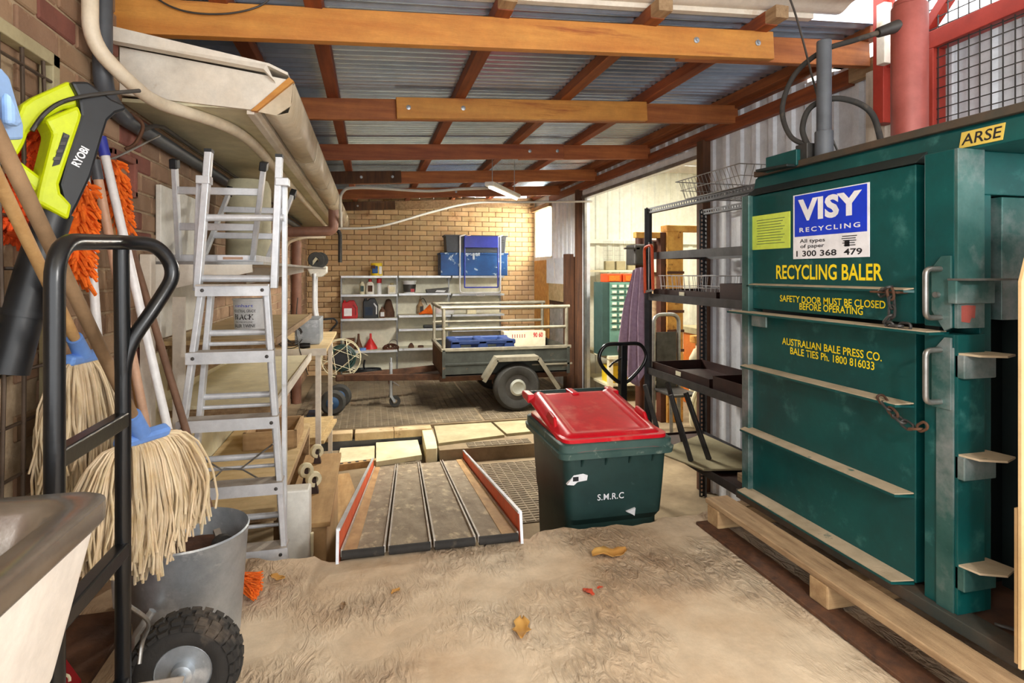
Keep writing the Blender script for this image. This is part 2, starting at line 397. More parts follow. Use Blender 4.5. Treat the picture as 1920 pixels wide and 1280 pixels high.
# swirled trowel relief of the slab: stretched wave bump
nt = MT['concrete'].node_tree; N = nt.nodes; L = nt.links
nz = N.new('ShaderNodeTexNoise'); nz.inputs['Scale'].default_value = 2.2; nz.inputs['Detail'].default_value = 2
tc = N.new('ShaderNodeTexCoord'); L.new(tc.outputs['Object'], nz.inputs['Vector'])
wv = N.new('ShaderNodeTexNoise'); wv.inputs['Scale'].default_value = 8; wv.inputs['Detail'].default_value = 5; wv.inputs['Distortion'].default_value = 2.4
mp = N.new('ShaderNodeMapping'); mp.inputs['Scale'].default_value = (3.2, 1.2, 1); mp.inputs['Rotation'].default_value = (0, 0, .35); L.new(tc.outputs['Object'], mp.inputs[0]); L.new(mp.outputs[0], wv.inputs['Vector'])
bp = N.new('ShaderNodeBump'); bp.inputs['Distance'].default_value = .05; bp.inputs['Strength'].default_value = .75
mk_ = N.new('ShaderNodeMapRange'); mk_.inputs[1].default_value = .42; mk_.inputs[2].default_value = .66; L.new(nz.outputs[0], mk_.inputs[0])
ml = N.new('ShaderNodeMath'); ml.operation = 'MULTIPLY'; L.new(wv.outputs[0], ml.inputs[0]); L.new(mk_.outputs[0], ml.inputs[1]); L.new(ml.outputs[0], bp.inputs['Height'])
gr_ = N.new('ShaderNodeMapRange'); gr_.inputs[1].default_value = .34; gr_.inputs[2].default_value = .56; gr_.inputs[3].default_value = .72; gr_.inputs[4].default_value = 1.04; L.new(wv.outputs[0], gr_.inputs[0])  # hollows of the relief darkened: shade and dirt put into the colour
hs_ = N.new('ShaderNodeHueSaturation'); L.new(gr_.outputs[0], hs_.inputs['Value']); ob_ = [l for l in L if l.to_node.type == 'BSDF_PRINCIPLED' and l.to_socket.name == 'Base Color'][0]
L.new(ob_.from_socket, hs_.inputs['Color']); L.new(mk_.outputs[0], hs_.inputs['Fac']); L.new(hs_.outputs[0], N['Principled BSDF'].inputs['Base Color'])
old = [l for l in L if l.to_node.type == 'BSDF_PRINCIPLED' and l.to_socket.name == 'Normal'][0]; src = old.from_socket
L.new(src, bp.inputs['Normal']); L.new(bp.outputs[0], N['Principled BSDF'].inputs['Normal'])

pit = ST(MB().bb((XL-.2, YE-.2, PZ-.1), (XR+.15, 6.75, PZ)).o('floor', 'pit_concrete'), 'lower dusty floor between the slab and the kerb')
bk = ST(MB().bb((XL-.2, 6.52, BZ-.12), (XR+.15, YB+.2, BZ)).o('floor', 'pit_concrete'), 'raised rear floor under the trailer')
# brick kerb along the raised rear floor
for i in range(4):
    x0 = -1.0+i*.42+random.uniform(-.01, .01)
    MB().box((x0+.2, 6.46+.01*math.sin(i*2), BZ-.045), (.405, .16, .085)).o('brick', 'sheet_cream' if 0 else 'kerb', bk, bev=.008)
ST(MB().bb((-.62, 6.40, PZ), (.62, 6.43, BZ-.075)).o('trim_1', 'pvc_grey'), 'grey steel strip below the kerb bricks')

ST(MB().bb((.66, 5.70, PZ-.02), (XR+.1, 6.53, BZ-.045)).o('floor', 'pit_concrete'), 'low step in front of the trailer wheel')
# ---------------------------------------------------------------- brick walls
def brickmesh(name, a, b, c, m, sd):
    r = random.Random(sd); bm = bmesh.new(); bmesh.ops.create_cube(bm, size=1)
    for v in bm.verts:
        v.co = Vector((v.co.x*a, v.co.y*b, v.co.z*c))+Vector((r.uniform(-.002, .002), r.uniform(-.002, .002), r.uniform(-.002, .002)))
    bmesh.ops.bevel(bm, geom=list(bm.edges), offset=.005, segments=1, affect='EDGES')
    me = bpy.data.meshes.new(name); bm.to_mesh(me); bm.free(); me.materials.append(MT[m]); return me
def brickwall(name, label, axis, fixed, lo, hi, zlo, zhi, sgn, mats, mort, score, skip=None, limit=290):
    wall = SE(name); ST(wall, label)
    cs, ln, ht, dp = .086, .24, .076, .10
    meshes = [brickmesh('brick', *((.23, dp, ht) if axis == 'x' else (dp, .23, ht)), mm, i) for i, mm in enumerate(mats)]
    cells = []
    row = 0; z = zlo
    while z < zhi:
        t = lo-(ln/2 if row % 2 else 0)
        while t < hi:
            c = t+ln/2; cells.append((c, z+cs/2)); t += ln
        row += 1; z += cs
    if skip: cells = [c for c in cells if not skip(*c)]
    cells.sort(key=lambda c: score(*c)); rest = MB()
    for i, (t, z) in enumerate(cells):
        j = random.uniform(-.003, .004)
        p = (t, fixed-sgn*(dp/2+j), z) if axis == 'x' else (fixed-sgn*(dp/2+j), t, z)
        me = random.choice(meshes)
        if i < limit:
            o = bpy.data.objects.new('brick', me); COL.objects.link(o); o.location = p; o.parent = wall
        else:
            for me in (meshes[0],):
                rest.add([v.co+Vector(p) for v in me.vertices], [tuple(q.vertices) for q in me.polygons])
    if rest.v:
        r = rest.o('brickwork', mats[0], wall); r['kind'] = 'stuff'
    a = fixed-sgn*.009; b = fixed-sgn*.13
    q = MB().bb((lo, a, zlo), (hi, b, zhi)) if axis == 'x' else MB().bb((a, lo, zlo), (b, hi, zhi))
    q.o('mortar_bed', mort, wall); return wall
def sc_back(t, z):
    return 0 if (z > 1.1 or t > 2.2 or t < -.45) and z < 2.3 else 5+abs(z-1)
brickwall('wall_back', 'tan brick wall behind the trailer', 'x', YB, XL-.1, XR, BZ, 2.45, -1, ['brick_tan'], 'mortar_tan', sc_back)
def win(t, z): return t < 2.02 and .26 < z < 1.82 and t > .68
def sc_left(t, z): return (t-1.6) if z > -.1 else (t+1)
brickwall('wall_left', 'brown brick wall of the neighbouring building', 'y', XL, .3, YB, PZ, 2.62, 1, ['brick']*9+['brick_red'], 'mortar',
          sc_left, skip=lambda t, z: win(t, z) or (t > 2.75 and z > 1.95))
# recess behind the window grille
MB().bb((XL-.12, .5, .15), (XL-.16, 2.15, 1.95)).o('window_pane', 'white_wood', bpy.data.objects['wall_left'])

# ---------------------------------------------------------------- roof
ceil = SE('ceiling'); ST(ceil, 'corrugated iron roof on timber beams')
def rsheet(y0, y1, x0, x1, dz, m, name, amp=.011, pitch=.076):
    n = max(8, int((y1-y0)/pitch*10))
    def fn(u, v):
        y = y0+(y1-y0)*u; x = x0+(x1-x0)*v
        return (x, y, zb(x)+.215+dz+amp*math.sin(2*PI*y/pitch))
    return MB().grid(fn, n, 3).o(name, m, ceil, sm=80)
i = 0; y = 2.66
while y < 10.1:
    rsheet(y, min(y+.80, 10.15), XL-.1, XR+.1, .004*(i % 2), 'galv_roof', 'roof_sheet'); y += .762; i += 1
y = -2.2; i = 0
while y < 2.1:
    rsheet(y, y+.83, XL-.1, 2.45, .03+.004*(i % 2), 'white_roof', 'roof_sheet', .014, .19); y += .805; i += 1
MB().beam((XL-.1, 2.655, zb(XL)+.225), (2.3, 2.655, zb(2.3)+.225), .04, .025).o('flashing', 'white_paint', ceil)
def rbeam(Y, x0, x1, h=.14, t=.045, m='timber', dz=0):
    return MB().beam((x0, Y, zb(x0)+h/2+dz), (x1, Y, zb(x1)+h/2+dz), t, h).o('beam', m, ceil, bev=.004)
def bolt(par, x, y, z, ny=-1):
    MB().lathe([(.016, 0), (.016, .004), (.008, .006), (.008, .012), (0, .013)], (x, y, z), 10, (0, ny, 0)).o('bolt', 'galv', par, sm=40)
b1 = rbeam(2.69, XL-.06, 2.08, .145, .05, 'timber_gold'); bolt(b1, 1.62, 2.664, zb(1.6)+.08); bolt(b1, 1.98, 2.664, zb(1.98)+.08)
rbeam(2.74, 1.55, XR-.1, .14, .045, 'timber')
b2 = rbeam(3.98, .17, 2.0, .14, .045, 'timber_gold'); bolt(b2, .25, 3.955, zb(.25)+.07); bolt(b2, .62, 3.955, zb(.62)+.07)
rbeam(4.027, XL, XR-.05, .14); b3 = rbeam(5.45, XL, 1.85); rbeam(5.497, 1.4, XR-.05)
bolt(b3, 1.5, 5.425, zb(1.5)+.07); bolt(b3, 1.78, 5.425, zb(1.8)+.07)
b4 = rbeam(6.9, XL, .35, m='timber_dark'); rbeam(6.947, -.2, XR-.05); bolt(b4, -.1, 6.87, zb(-.1)+.07); bolt(b4, .25, 6.87, zb(.25)+.07)
b5 = rbeam(8.35, XL, 1.9); rbeam(8.397, 1.5, XR-.05); bolt(b5, 1.2, 8.32, zb(1.2)+.07)
b6 = rbeam(9.85, XL, .4, m='timber_dark'); rbeam(9.897, .1, XR-.05, m='timber_pale'); bolt(b6, -.2, 9.82, zb(-.2)+.07)
for X in (-.62, -.24, .60, 1.36, 2.0, 2.74):
    MB().beam((X, 2.58 if X < 2.5 else 2.67, zb(X)+.175), (X, 10, zb(X)+.175), .075, .07).o('batten', 'timber_y', ceil, bev=.004)
for X in (.60, 1.36, 2.0):      # sawn ends poking out past the first beam
    MB().bb((X-.037, 2.50, zb(X)+.145), (X+.037, 2.585, zb(X)+.208)).o('batten_end', 'timber_pale', ceil, bev=.003)

# ---------------------------------------------------------------- right wall: ribbed cladding, rails, posts, opening
wr = SE('wall_right'); ST(wr, 'white ribbed metal wall on timber rails')
def clad(y0, y1, z0, z1, x, m, par, name='wall_sheet', pitch=.19, axis='y', dep=.022):
    pr = []
    t = y0
    while t < y1:
        pr += [(t, 0), (t+pitch*.58, 0), (t+pitch*.66, -dep), (t+pitch*.92, -dep)]; t += pitch
    pr = [(min(a, y1), b) for a, b in pr]+[(y1, 0)]
    mb = MB()
    for a, b in pr:
        for z in (z0, z1): mb.v.append(V(x+b, a, z) if axis == 'y' else V(a, x+b, z))
    for i in range(len(pr)-1): mb.f.append((2*i, 2*i+1, 2*i+3, 2*i+2))
    return mb.o(name, m, par, solid=.002)
t = -2.0
while t < 4.5: clad(t, min(t+.76, 4.52), PZ, 2.58 if t > 2.6 else 2.46, XR, 'white_clad', wr); t += .76
t = 4.52
while t < 8.8: clad(t, min(t+.76, 8.9), 2.30 if t < 7.4 else 1.42, 2.60, XR, 'white_clad', wr); t += .76
clad(7.5, 8.9, 1.42, 2.4, XR, 'white_clad', wr)
MB().bb((XR, 7.5, BZ), (XR+.02, YB, 1.42)).o('wall_board', 'timber_dark', wr)
MB().bb((XR, 9.9, 1.4), (XR+.02, YB, 2.6)).o('wall_board', 'white_clad', wr)
MB().bb((XR, 8.9, 2.3), (XR+.02, 9.95, 2.6)).o('wall_board', 'white_clad', wr)
def rail(p0, p1, w_, h_, m='timber_y', name='rail'): return MB().beam(p0, p1, w_, h_).o(name, m, wr, bev=.004)
rail((XR-.05, 2.9, 2.365), (XR-.05, 8.9, 2.365), .05, .095)
rail((XR-.05, 1.2, 2.40), (XR-.05, 2.9, 2.375), .05, .095, 'timber_pale')
rail((XR-.05, 2.9, 2.52), (XR-.05, 10, 2.50), .06, .075)
rail((XR-.05, 8.9, 2.29), (XR-.05, 9.95, 2.29), .05, .07, 'timber_pale')
rail((XR-.05, 4.48, PZ), (XR-.05, 4.48, 2.33), .09, .10, 'timber_dark', 'post')
rail((XR-.05, 7.56, BZ), (XR-.05, 7.56, 2.33), .10, .10, 'timber_dark', 'post')
rail((XR-.07, 7.95, BZ), (XR-.07, 7.95, 1.46), .12, .14, 'timber_dark', 'post')
rail((XR-.05, 2.68, PZ), (XR-.05, 2.68, 2.335), .11, .13, 'white_wood', 'post')
# opening to the side room with its metal door track
d1 = SE('door_1'); ST(d1, 'tall open doorway to the lit side room')
MB().bb((XR-.03, 4.53, 2.21), (XR+.05, 7.5, 2.30)).o('track', 'white_clad', d1); MB().bb((XR-.045, 4.53, 2.20), (XR-.03, 7.5, 2.235)).o('track_lip', 'steel', d1)
MB().bb((XR-.03, 7.42, BZ), (XR+.05, 7.50, 2.25)).o('jamb', 'white_clad', d1); MB().bb((XR-.05, 7.36, BZ), (XR-.02, 7.42, 2.2)).o('jamb_lip', 'steel', d1)
MB().bb((XR-.03, 4.53, PZ), (XR+.03, 4.57, 2.2)).o('jamb', 'timber_dark', d1)
# window by the back corner
w1 = SE('window_1'); ST(w1, 'blown-out bright window in the rear corner')
MB().bb((XR+.005, 8.92, 1.46), (XR+.012, 9.88, 2.26)).o('window_pane', 'frosted', w1)
for a, b in (((XR-.02, 8.88, 1.40), (XR+.04, 8.93, 2.30)), ((XR-.02, 9.87, 1.40), (XR+.04, 9.93, 2.30)), ((XR-.02, 8.9, 1.40), (XR+.04, 9.9, 1.46)), ((XR-.02, 8.9, 2.25), (XR+.04, 9.9, 2.30))):
    MB().bb(a, b).o('window_frame', 'white_paint', w1)
# ---------------------------------------------------------------- side room shell
sr = SE('wall_side_room'); ST(sr, 'cream ribbed wall of the side room')
clad(XR+.05, 6.2, BZ, 2.8, 8.0, 'cream_clad', sr, axis='x'); MB().bb((XR+.1, 7.93, 1.62), (6.2, 7.97, 1.68)).o('rail', 'cream_clad', sr)
MB().bb((XR+.1, 7.9, 2.70), (6.2, 7.98, 2.80)).o('rail', 'white_paint', sr)
ST(MB().bb((6.2, 3.0, BZ), (6.25, 8.05, 2.85)).o('wall_side_room', 'cream_clad')); ST(MB().bb((XR+.02, 3.9, BZ), (6.2, 3.95, 2.85)).o('wall_side_room', 'cream_clad'))
ST(MB().bb((XR+.02, 3.9, 2.82), (6.25, 8.05, 2.86)).o('ceiling', 'white_paint')); ST(MB().bb((XR+.15, 3.9, BZ-.1), (6.25, 8.05, BZ)).o('floor', 'pit_concrete'))

# ---------------------------------------------------------------- eave of the neighbouring building along the left wall
ev = SE('trim_2'); ST(ev, 'white boxed eave with soffit and gutter along the brick wall')
MB().prism([(XL, 2.70, 1.93), (-.50, 2.70, 1.90), (-.345, 2.70, 2.04), (XL, 2.70, 2.125)], (0, .02, 0)).o('barge_board', 'white_paint', ev)
MB().prism([(-.50, 2.695, 1.895), (-.475, 2.695, 1.895), (-.325, 2.695, 2.035), (-.345, 2.695, 2.05)], (0, .03, 0)).o('barge_trim', 'timber_gold', ev)
MB().prism([(XL, 2.6, 2.16), (-.42, 2.66, 2.08), (-.35, 2.70, 2.06), (-.35, 9.8, 2.06), (XL, 9.8, 2.16)], (0, 0, .012)).o('eave_roof', 'white_paint', ev)
MB().prism([(XL, 2.60, 2.115), (-.44, 2.64, 2.06), (-.40, 2.66, 2.02), (-.43, 2.655, 2.085), (XL, 2.60, 2.165)], (0, .05, 0)).o('flashing', 'white_paint', ev)
MB().bb((XL, 2.72, 1.905), (-.50, 9.8, 1.92)).o('soffit', 'soffit', ev)
MB().bb((-.52, 2.72, 1.885), (-.49, 9.8, 1.915)).o('soffit_batten', 'white_paint', ev)
MB().bb((-.50, 2.72, 1.90), (-.47, 9.8, 2.06)).o('fascia', 'white_paint', ev)
g = [(-.46, 1.91), (-.40, 1.885), (-.35, 1.90), (-.335, 1.95), (-.33, 2.02), (-.325, 2.03), (-.335, 2.035)]
k = 0; y = 2.72
while y < 9.7:
    y2 = min(y+1.18, 9.75)
    MB().grid(lambda u, v: (g[round(u*6)][0], y+(y2-y)*v, g[round(u*6)][1]), 6, 1).o('gutter', 'gutter', ev, sm=30, solid=.003)
    MB().grid(lambda u, v: (g[round(u*6)][0]*1.0+(.003 if u > .3 else 0), y2-.02+.03*v, g[round(u*6)][1]-.003), 6, 1).o('gutter_bracket', 'gutter', ev, solid=.003)
    y += 1.18
for x, z in ((-.33, 2.03),):
    MB().prism([(-.50, 2.715, 1.90), (-.40, 2.715, 1.885), (-.34, 2.715, 1.93), (-.33, 2.715, 2.03), (-.47, 2.715, 2.05)], (0, .008, 0)).o('gutter_stop', 'gutter', ev)
# wall behind the mesh: yard ground beyond the slab is part of the slab
# ================================================================== baler on its pallet
PX = 1.745
pal = T('pallet', 'weathered timber pallet under the green baler', 'pallet', (2.1, 1.75, 0))
for x in (1.615, 1.86, 2.1, 2.34, 2.58): MB().box((x, 1.73, .1125), (.125 if x > 1.7 else .12, 1.50, .025)).o('top_board', 'timber_pale', pal, bev=.004)
for y in (2.42, 1.76, 1.04): MB().box((2.09, y, .0575), (1.07, .09, .085)).o('bearer', 'timber_paleX', pal, bev=.006)
for x in (1.56, 2.1, 2.6): MB().box((x, 1.73, .0075), (.11, 1.5, .015)).o('bottom_board', 'timber_dark', pal, bev=.003)
tag(MB().box((1.565, 1.757, .047), (.022, .05, .022)).o('plastic_wedge', 'blue_frame', bev=.002), 'small blue plastic wedge in the pallet bearer', 'wedge') if 0 else None
bal = T('recycling_baler', 'dark green steel recycling baler with chained doors standing on a pallet', 'baler', (2.15, 1.9, .125))
def bp_(name, m, mb, par=None, bev=.003, sm=None): return mb.o(name, m, par or bal, bev=bev, sm=sm)
bp_('base_rail', 'baler_base', MB().bb((1.70, 1.20, .125), (1.78, 2.45, .165))); bp_('base_rail', 'baler_base', MB().bb((2.52, 1.20, .125), (2.60, 2.45, .165)))
bp_('base_rail', 'baler_base', MB().bb((1.70, 1.12, .125), (2.60, 1.20, .165))); bp_('base_plate', 'rust', MB().bb((1.78, 1.20, .13), (2.52, 2.45, .155)))
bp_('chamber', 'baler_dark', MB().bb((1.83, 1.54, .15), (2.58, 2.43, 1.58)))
up = bp_('upper_door', 'baler_green', MB().bb((PX, 1.545, 1.03), (1.80, 2.385, 1.555)))
lo = bp_('lower_door', 'baler_green', MB().bb((PX, 1.545, .175), (1.80, 2.385, 1.01)))
bp_('stile', 'baler_worn', MB().bb((1.722, 2.385, .165), (1.80, 2.435, 1.56)))
bp_('groove_shade', 'baler_dark', MB().bb((1.775, 1.49, .17), (1.80, 1.54, 1.56)))  # recess shadow put into the colour as a dark strip
# near-side edge channels of both doors: face strip and returned flange
bp_('door_edge', 'baler_green', MB().bb((1.722, 1.395, 1.03), (1.78, 1.495, 1.575)), up)
bp_('door_edge', 'baler_green', MB().bb((1.722, 1.395, .165), (1.78, 1.495, 1.01)), lo)
bp_('edge_strip', 'baler_worn', MB().bb((1.716, 1.395, .165), (1.722, 1.45, .97)), lo, .001)
bp_('flange', 'baler_worn', MB().bb((1.722, 1.385, 1.03), (1.826, 1.396, 1.575)), up, .001)
bp_('flange', 'baler_green', MB().bb((1.722, 1.385, .165), (1.826, 1.396, 1.01)), lo, .001)
tagp = lambda o, l: o.__setitem__('label', l)
# ribs with dusty tops
for z, dr, x0 in ((1.14, up, 1.722), (.76, lo, 1.688), (.463, lo, 1.686), (.176, lo, 1.672)):
    r = bp_('rib', 'baler_green', MB().prism([(PX, 1.55, z-.008), (x0, 1.57, z-.008), (x0, 2.40, z-.008), (PX, 2.43, z-.008)], (0, 0, .008)), dr, 0)
    bp_('rib_dust', 'baler_dust', MB().prism([(PX, 1.552, z+.004), (x0+.002, 1.572, z-.001), (x0+.002, 2.399, z-.001), (PX, 2.42, z+.004)], (0, 0, .004)), dr, 0)
led = bp_('ledge', 'baler_green', MB().bb((1.665, 1.43, 1.006), (PX, 2.47, 1.014)), None, 0)
bp_('ledge_dust', 'baler_dust', MB().bb((1.668, 1.44, 1.0135), (PX, 2.46, 1.017)), None, 0)
bp_('latch_plate', 'baler_worn', MB().bb((1.69, 2.22, .955), (1.70, 2.32, 1.004)), lo)
# head with chamfered front and bevelled lip
hd = bp_('head', 'baler_green', MB().prism([(1.785, 1.16, 1.575), (1.80, 1.16, 1.645), (1.83, 1.16, 1.67), (2.58, 1.16, 1.67), (2.58, 1.16, 1.575)], (0, 1.28, 0)))
bp_('head_lip', 'baler_dark', MB().prism([(1.735, 1.54, 1.558), (1.79, 1.54, 1.60), (1.80, 1.54, 1.575), (1.80, 1.54, 1.558)], (0, .89, 0)))
bp_('top_rail', 'baler_base', MB().bb((1.79, 1.16, 1.655), (1.85, 2.44, 1.682)), hd)
# near side: header plate, pillars, recess
bp_('side_header', 'baler_green', MB().bb((1.828, 1.40, 1.44), (2.58, 1.44, 1.575))); bp_('side_pillar', 'baler_green', MB().bb((1.828, 1.40, .15), (1.872, 1.54, 1.44)))
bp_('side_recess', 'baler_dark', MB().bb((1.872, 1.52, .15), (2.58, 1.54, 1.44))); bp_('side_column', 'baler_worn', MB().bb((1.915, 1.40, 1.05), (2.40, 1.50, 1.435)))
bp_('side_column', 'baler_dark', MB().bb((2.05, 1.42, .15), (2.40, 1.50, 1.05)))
# hinge brackets and pointed gusset plates on the near edge
bp_('bracket', 'baler_worn', MB().bb((1.70, 1.372, 1.105), (1.85, 1.40, 1.175)), up); bp_('bracket_plate', 'steel', MB().bb((1.70, 1.33, 1.175), (1.90, 1.40, 1.181)), up, 0)
for z in (.95, .645, .312):
    bp_('gusset', 'baler_dust', MB().prism([(1.722, 1.40, z), (1.735, 1.33, z), (1.80, 1.30, z), (1.865, 1.325, z), (1.85, 1.40, z)], (0, 0, .006)), lo, 0)
    bp_('bracket', 'baler_worn', MB().bb((1.722, 1.365, z-.07), (1.845, 1.396, z)), lo)
bp_('paint_patch', 'red_cyl', MB().prism([(1.735, 1.383, 1.05), (1.765, 1.383, 1.046), (1.772, 1.383, 1.062), (1.785, 1.383, 1.06), (1.788, 1.383, 1.098), (1.755, 1.383, 1.10), (1.735, 1.383, 1.098)], (0, .0025, 0)), up, 0)
# handles, latch plates, bars
for z0, z1, dr in ((1.06, 1.21, up), (.80, .96, lo)):
    pts = fillet([(1.735, 1.432, z1), (1.655, 1.432, z1), (1.655, 1.432, z0), (1.735, 1.432, z0)], .02)
    bp_('handle', 'steel', MB().tube(pts, .0085, 10), dr, 0, 60)
bp_('latch_plate', 'baler_worn', MB().prism([(1.712, 1.40, 1.03), (1.712, 1.42, 1.02), (1.712, 1.462, 1.08), (1.712, 1.462, 1.21), (1.712, 1.43, 1.25), (1.712, 1.40, 1.25)], (.008, 0, 0)), up, .001)
bp_('latch_plate', 'baler_worn', MB().prism([(1.712, 1.40, .78), (1.712, 1.462, .78), (1.712, 1.462, .95), (1.712, 1.42, 1.0), (1.712, 1.40, 1.0)], (.008, 0, 0)), lo, .001)
bp_('lock_bar', 'steel', MB().cyl((1.70, 1.44, 1.13), (1.745, 1.44, 1.13), .009), up, 0, 40)
def link(p, d, n, par, L=.042, r=.0045):
    d = Vector(d).normalized(); n = Vector(n); n = (n-d*n.dot(d)).normalized(); p = Vector(p); w2 = .011
    pts = arc(p+d*(L/2-w2), w2, PI/2, -PI/2, d, n, 6)+arc(p-d*(L/2-w2), w2, -PI/2, -3*PI/2, d, n, 6)
    return bp_('chain_link', 'rust' if random.random() < .4 else 'steel_dark', MB().tube(pts, r, 6, closed=True), par, 0, 60)
def chain(pts, par, L=.042):
    c = bez(pts, 30); d = [0]
    for i in range(1, len(c)): d.append(d[-1]+(c[i]-c[i-1]).length)
    s = 0; k = 0
    while s < d[-1]:
        i = min(range(len(d)), key=lambda q: abs(d[q]-s)); t = (c[min(i+1, len(c)-1)]-c[max(i-1, 0)])
        link(c[i], t, (1, 0, 0) if k % 2 else (0, 1, .4), par, L); s += L*.72; k += 1
chain([(1.70, 1.63, 1.13), (1.69, 1.595, 1.145), (1.685, 1.58, 1.10), (1.685, 1.58, 1.06), (1.685, 1.60, 1.03), (1.68, 1.57, 1.025), (1.68, 1.52, 1.025)], up)
chain([(1.70, 1.63, .765), (1.69, 1.59, .74), (1.69, 1.55, .715), (1.69, 1.50, .70), (1.685, 1.455, .725)], lo)
bp_('chain_tab', 'rust', MB().bb((1.695, 1.57, 1.128), (PX, 1.68, 1.136)), up)
# signs and lettering on the doors
def FM(Y, z, x=PX): return frame((x-.0005, Y, z), (0, -1, 0), (0, 0, 1))
def rect(x0, y0, x1, y1, X=PX):
    a, b = atX(x0, y0, X), atX(x1, y1, X); return (a.y+b.y)/2, (a.z+b.z)/2, abs(a.y-b.y), abs(a.z-b.z)
a = atX(1488, 367, PX); b = atX(1488, 485, PX); c = atX(1631, 341, PX); d = atX(1631, 482, PX)
sy, sw = (a.y+c.y)/2, a.y-c.y; z1, z0 = (a.z+c.z)/2, (b.z+d.z)/2; sh = z1-z0; szc = (z0+z1)/2
sg = bp_('sign', 'sign_white', MB().box((PX-.001, sy, szc), (.002, sw, sh)), up, 0); sg['label'] = 'blue and white recycling sign with phone number'
bp_('sign_panel', 'visy_blue', MB().box((PX-.0022, sy, z1-sh*.335), (.0012, sw*.95, sh*.64)), sg, 0)
E = .0032
text('VISY', 'sign_white', FM(sy, z1-sh*.25), sw*.84, sh*.34, sg, off=.045, ext=E, sp=1.06)
text('RECYCLING', 'sign_white', FM(sy, z1-sh*.555), sw*.80, sh*.07, sg, off=.02, ext=E, sp=1.35)
text('All types', 'ink', FM(sy+sw*.22, z1-sh*.735), sw*.36, sh*.075, sg, off=.015, ext=.0022)
text('of paper', 'ink', FM(sy+sw*.22, z1-sh*.815), sw*.34, sh*.075, sg, off=.015, ext=.0022)
for s_, fx, fw in (('1', .44, .02), ('300', .26, .20), ('368', .0, .22), ('479', -.31, .22)): text(s_, 'ink', FM(sy+sw*fx, z1-sh*.92), sw*fw, sh*.09, sg, off=.02, ext=.0022)
for q in range(5): bp_('paper_stack', 'ink', MB().box((PX-.0022, sy-sw*(.27-.012*(q % 2)), z1-sh*(.70+.032*q)), (.001, sw*(.18-.01*q), sh*.012)), sg, 0)
bp_('paper_stack', 'ink', MB().box((PX-.0022, sy-sw*.24, z1-sh*.80), (.001, sw*.06, sh*.09)), sg, 0)
Y_, z_, w_, h_ = rect(1456, 498, 1656, 525)
text('RECYCLING BALER', 'yellow_ink', FM(Y_, z_), w_, h_*1.1, up, off=.02, ext=.0012)
Y_, z_, w_, h_ = rect(1463, 553, 1661, 576)
text('SAFETY DOOR MUST BE CLOSED', 'yellow_ink', FM(Y_, atX(1560, 565, PX).z), w_, .028, up, off=.015, ext=.0012)
text('BEFORE OPERATING', 'yellow_ink', FM(atX(1555, 580, PX).y, atX(1556, 577, PX).z-.003), w_*.60, .028, up, off=.015, ext=.0012)
Y_, z_, w_, h_ = rect(1467, 645, 1654, 668)
text('AUSTRALIAN BALE PRESS CO.', 'yellow_ink', FM(Y_, z_+.006), w_, .030, lo, off=.012, ext=.0012)
text('BALE TIES Ph. 1800 816033', 'yellow_ink', FM(Y_-.01, z_-.030), w_*.84, .030, lo, off=.012, ext=.0012)
a = atX(1411, 404, PX); b = atX(1482, 465, PX); c = atX(1411, 468, PX); d = atX(1482, 398, PX)
nt_ = bp_('notice', 'note_yellow', MB().box((PX-.001, (a.y+b.y)/2, (a.z+b.z+c.z+d.z)/4), (.002, a.y-b.y, (a.z-c.z+d.z-b.z)/2)), up, 0); nt_['label'] = 'yellow instruction notice'
for q in range(10): bp_('text_line', 'cab_dark', MB().box((PX-.0024, (a.y+b.y)/2+.004*(q % 3), (a.z+b.z+c.z+d.z)/4+.055-.012*q), (.0008, (a.y-b.y)*(.74-.06*(q % 3)), .0022)), nt_, 0)
# ARSE sticker on the head
a = atX(1802, 282, 1.793); b = atX(1884, 282, 1.793)
fm = frame((1.7905, (a.y+b.y)/2, 1.61), (0, -1, 0), (.21, 0, .98))
k = MB().box((0, 0, 0), (a.y-b.y, .052, .002)); k.xf(fm); st_ = bp_('sticker', 'arse_yellow', k, hd, 0); st_['label'] = 'torn yellow sticker reading ARSE'
text('ARSE', 'ink', fm, (a.y-b.y)*.9, .036, st_, off=.012, ext=.0016)
# hydraulic column, posts and hoses on top
bp_('ram_cylinder', 'red_cyl', MB().cyl((2.17, 1.95, 1.66), (2.17, 1.95, 2.30), .066, n=24), None, .004, 50)
bp_('ram_cap', 'red_cyl', MB().cyl((2.17, 1.95, 2.30), (2.17, 1.95, 2.325), .058, n=24), None, .006, 50)
bp_('post', 'pvc_grey', MB().cyl((1.85, 2.06, 1.66), (1.85, 2.06, 1.79), .036, n=16), None, .002, 50); bp_('post', 'pvc_grey', MB().cyl((1.85, 2.06, 1.78), (1.85, 2.06, 2.17), .029, n=16), None, .004, 50)
bp_('valve_block', 'steel_dark', MB().bb((1.80, 2.10, 1.67), (1.86, 2.17, 1.75))); bp_('valve_plate', 'baler_green', MB().bb((1.78, 2.14, 1.66), (1.86, 2.34, 1.73))); bp_('valve_arm', 'baler_dark', MB().prism([(1.74, 2.15, 1.655), (1.74, 2.36, 1.665), (1.86, 2.36, 1.665), (1.86, 2.15, 1.655)], (0, 0, .012)))
bp_('hose', 'rubber', MB().tube(bez([(1.83, 2.12, 1.74), (1.80, 2.20, 1.80), (1.79, 2.24, 1.93), (1.82, 2.20, 2.07), (1.86, 2.08, 2.135), (1.95, 2.0, 2.16), (2.11, 1.95, 2.21)], 10), .011, 10), None, 0, 60)
bp_('hose', 'rubber', MB().tube(bez([(1.83, 2.12, 1.73), (1.82, 2.15, 1.82), (1.84, 2.12, 1.91), (1.92, 2.05, 1.93), (2.02, 1.99, 1.86), (2.06, 1.97, 1.68)], 10), .012, 10), None, 0, 60)
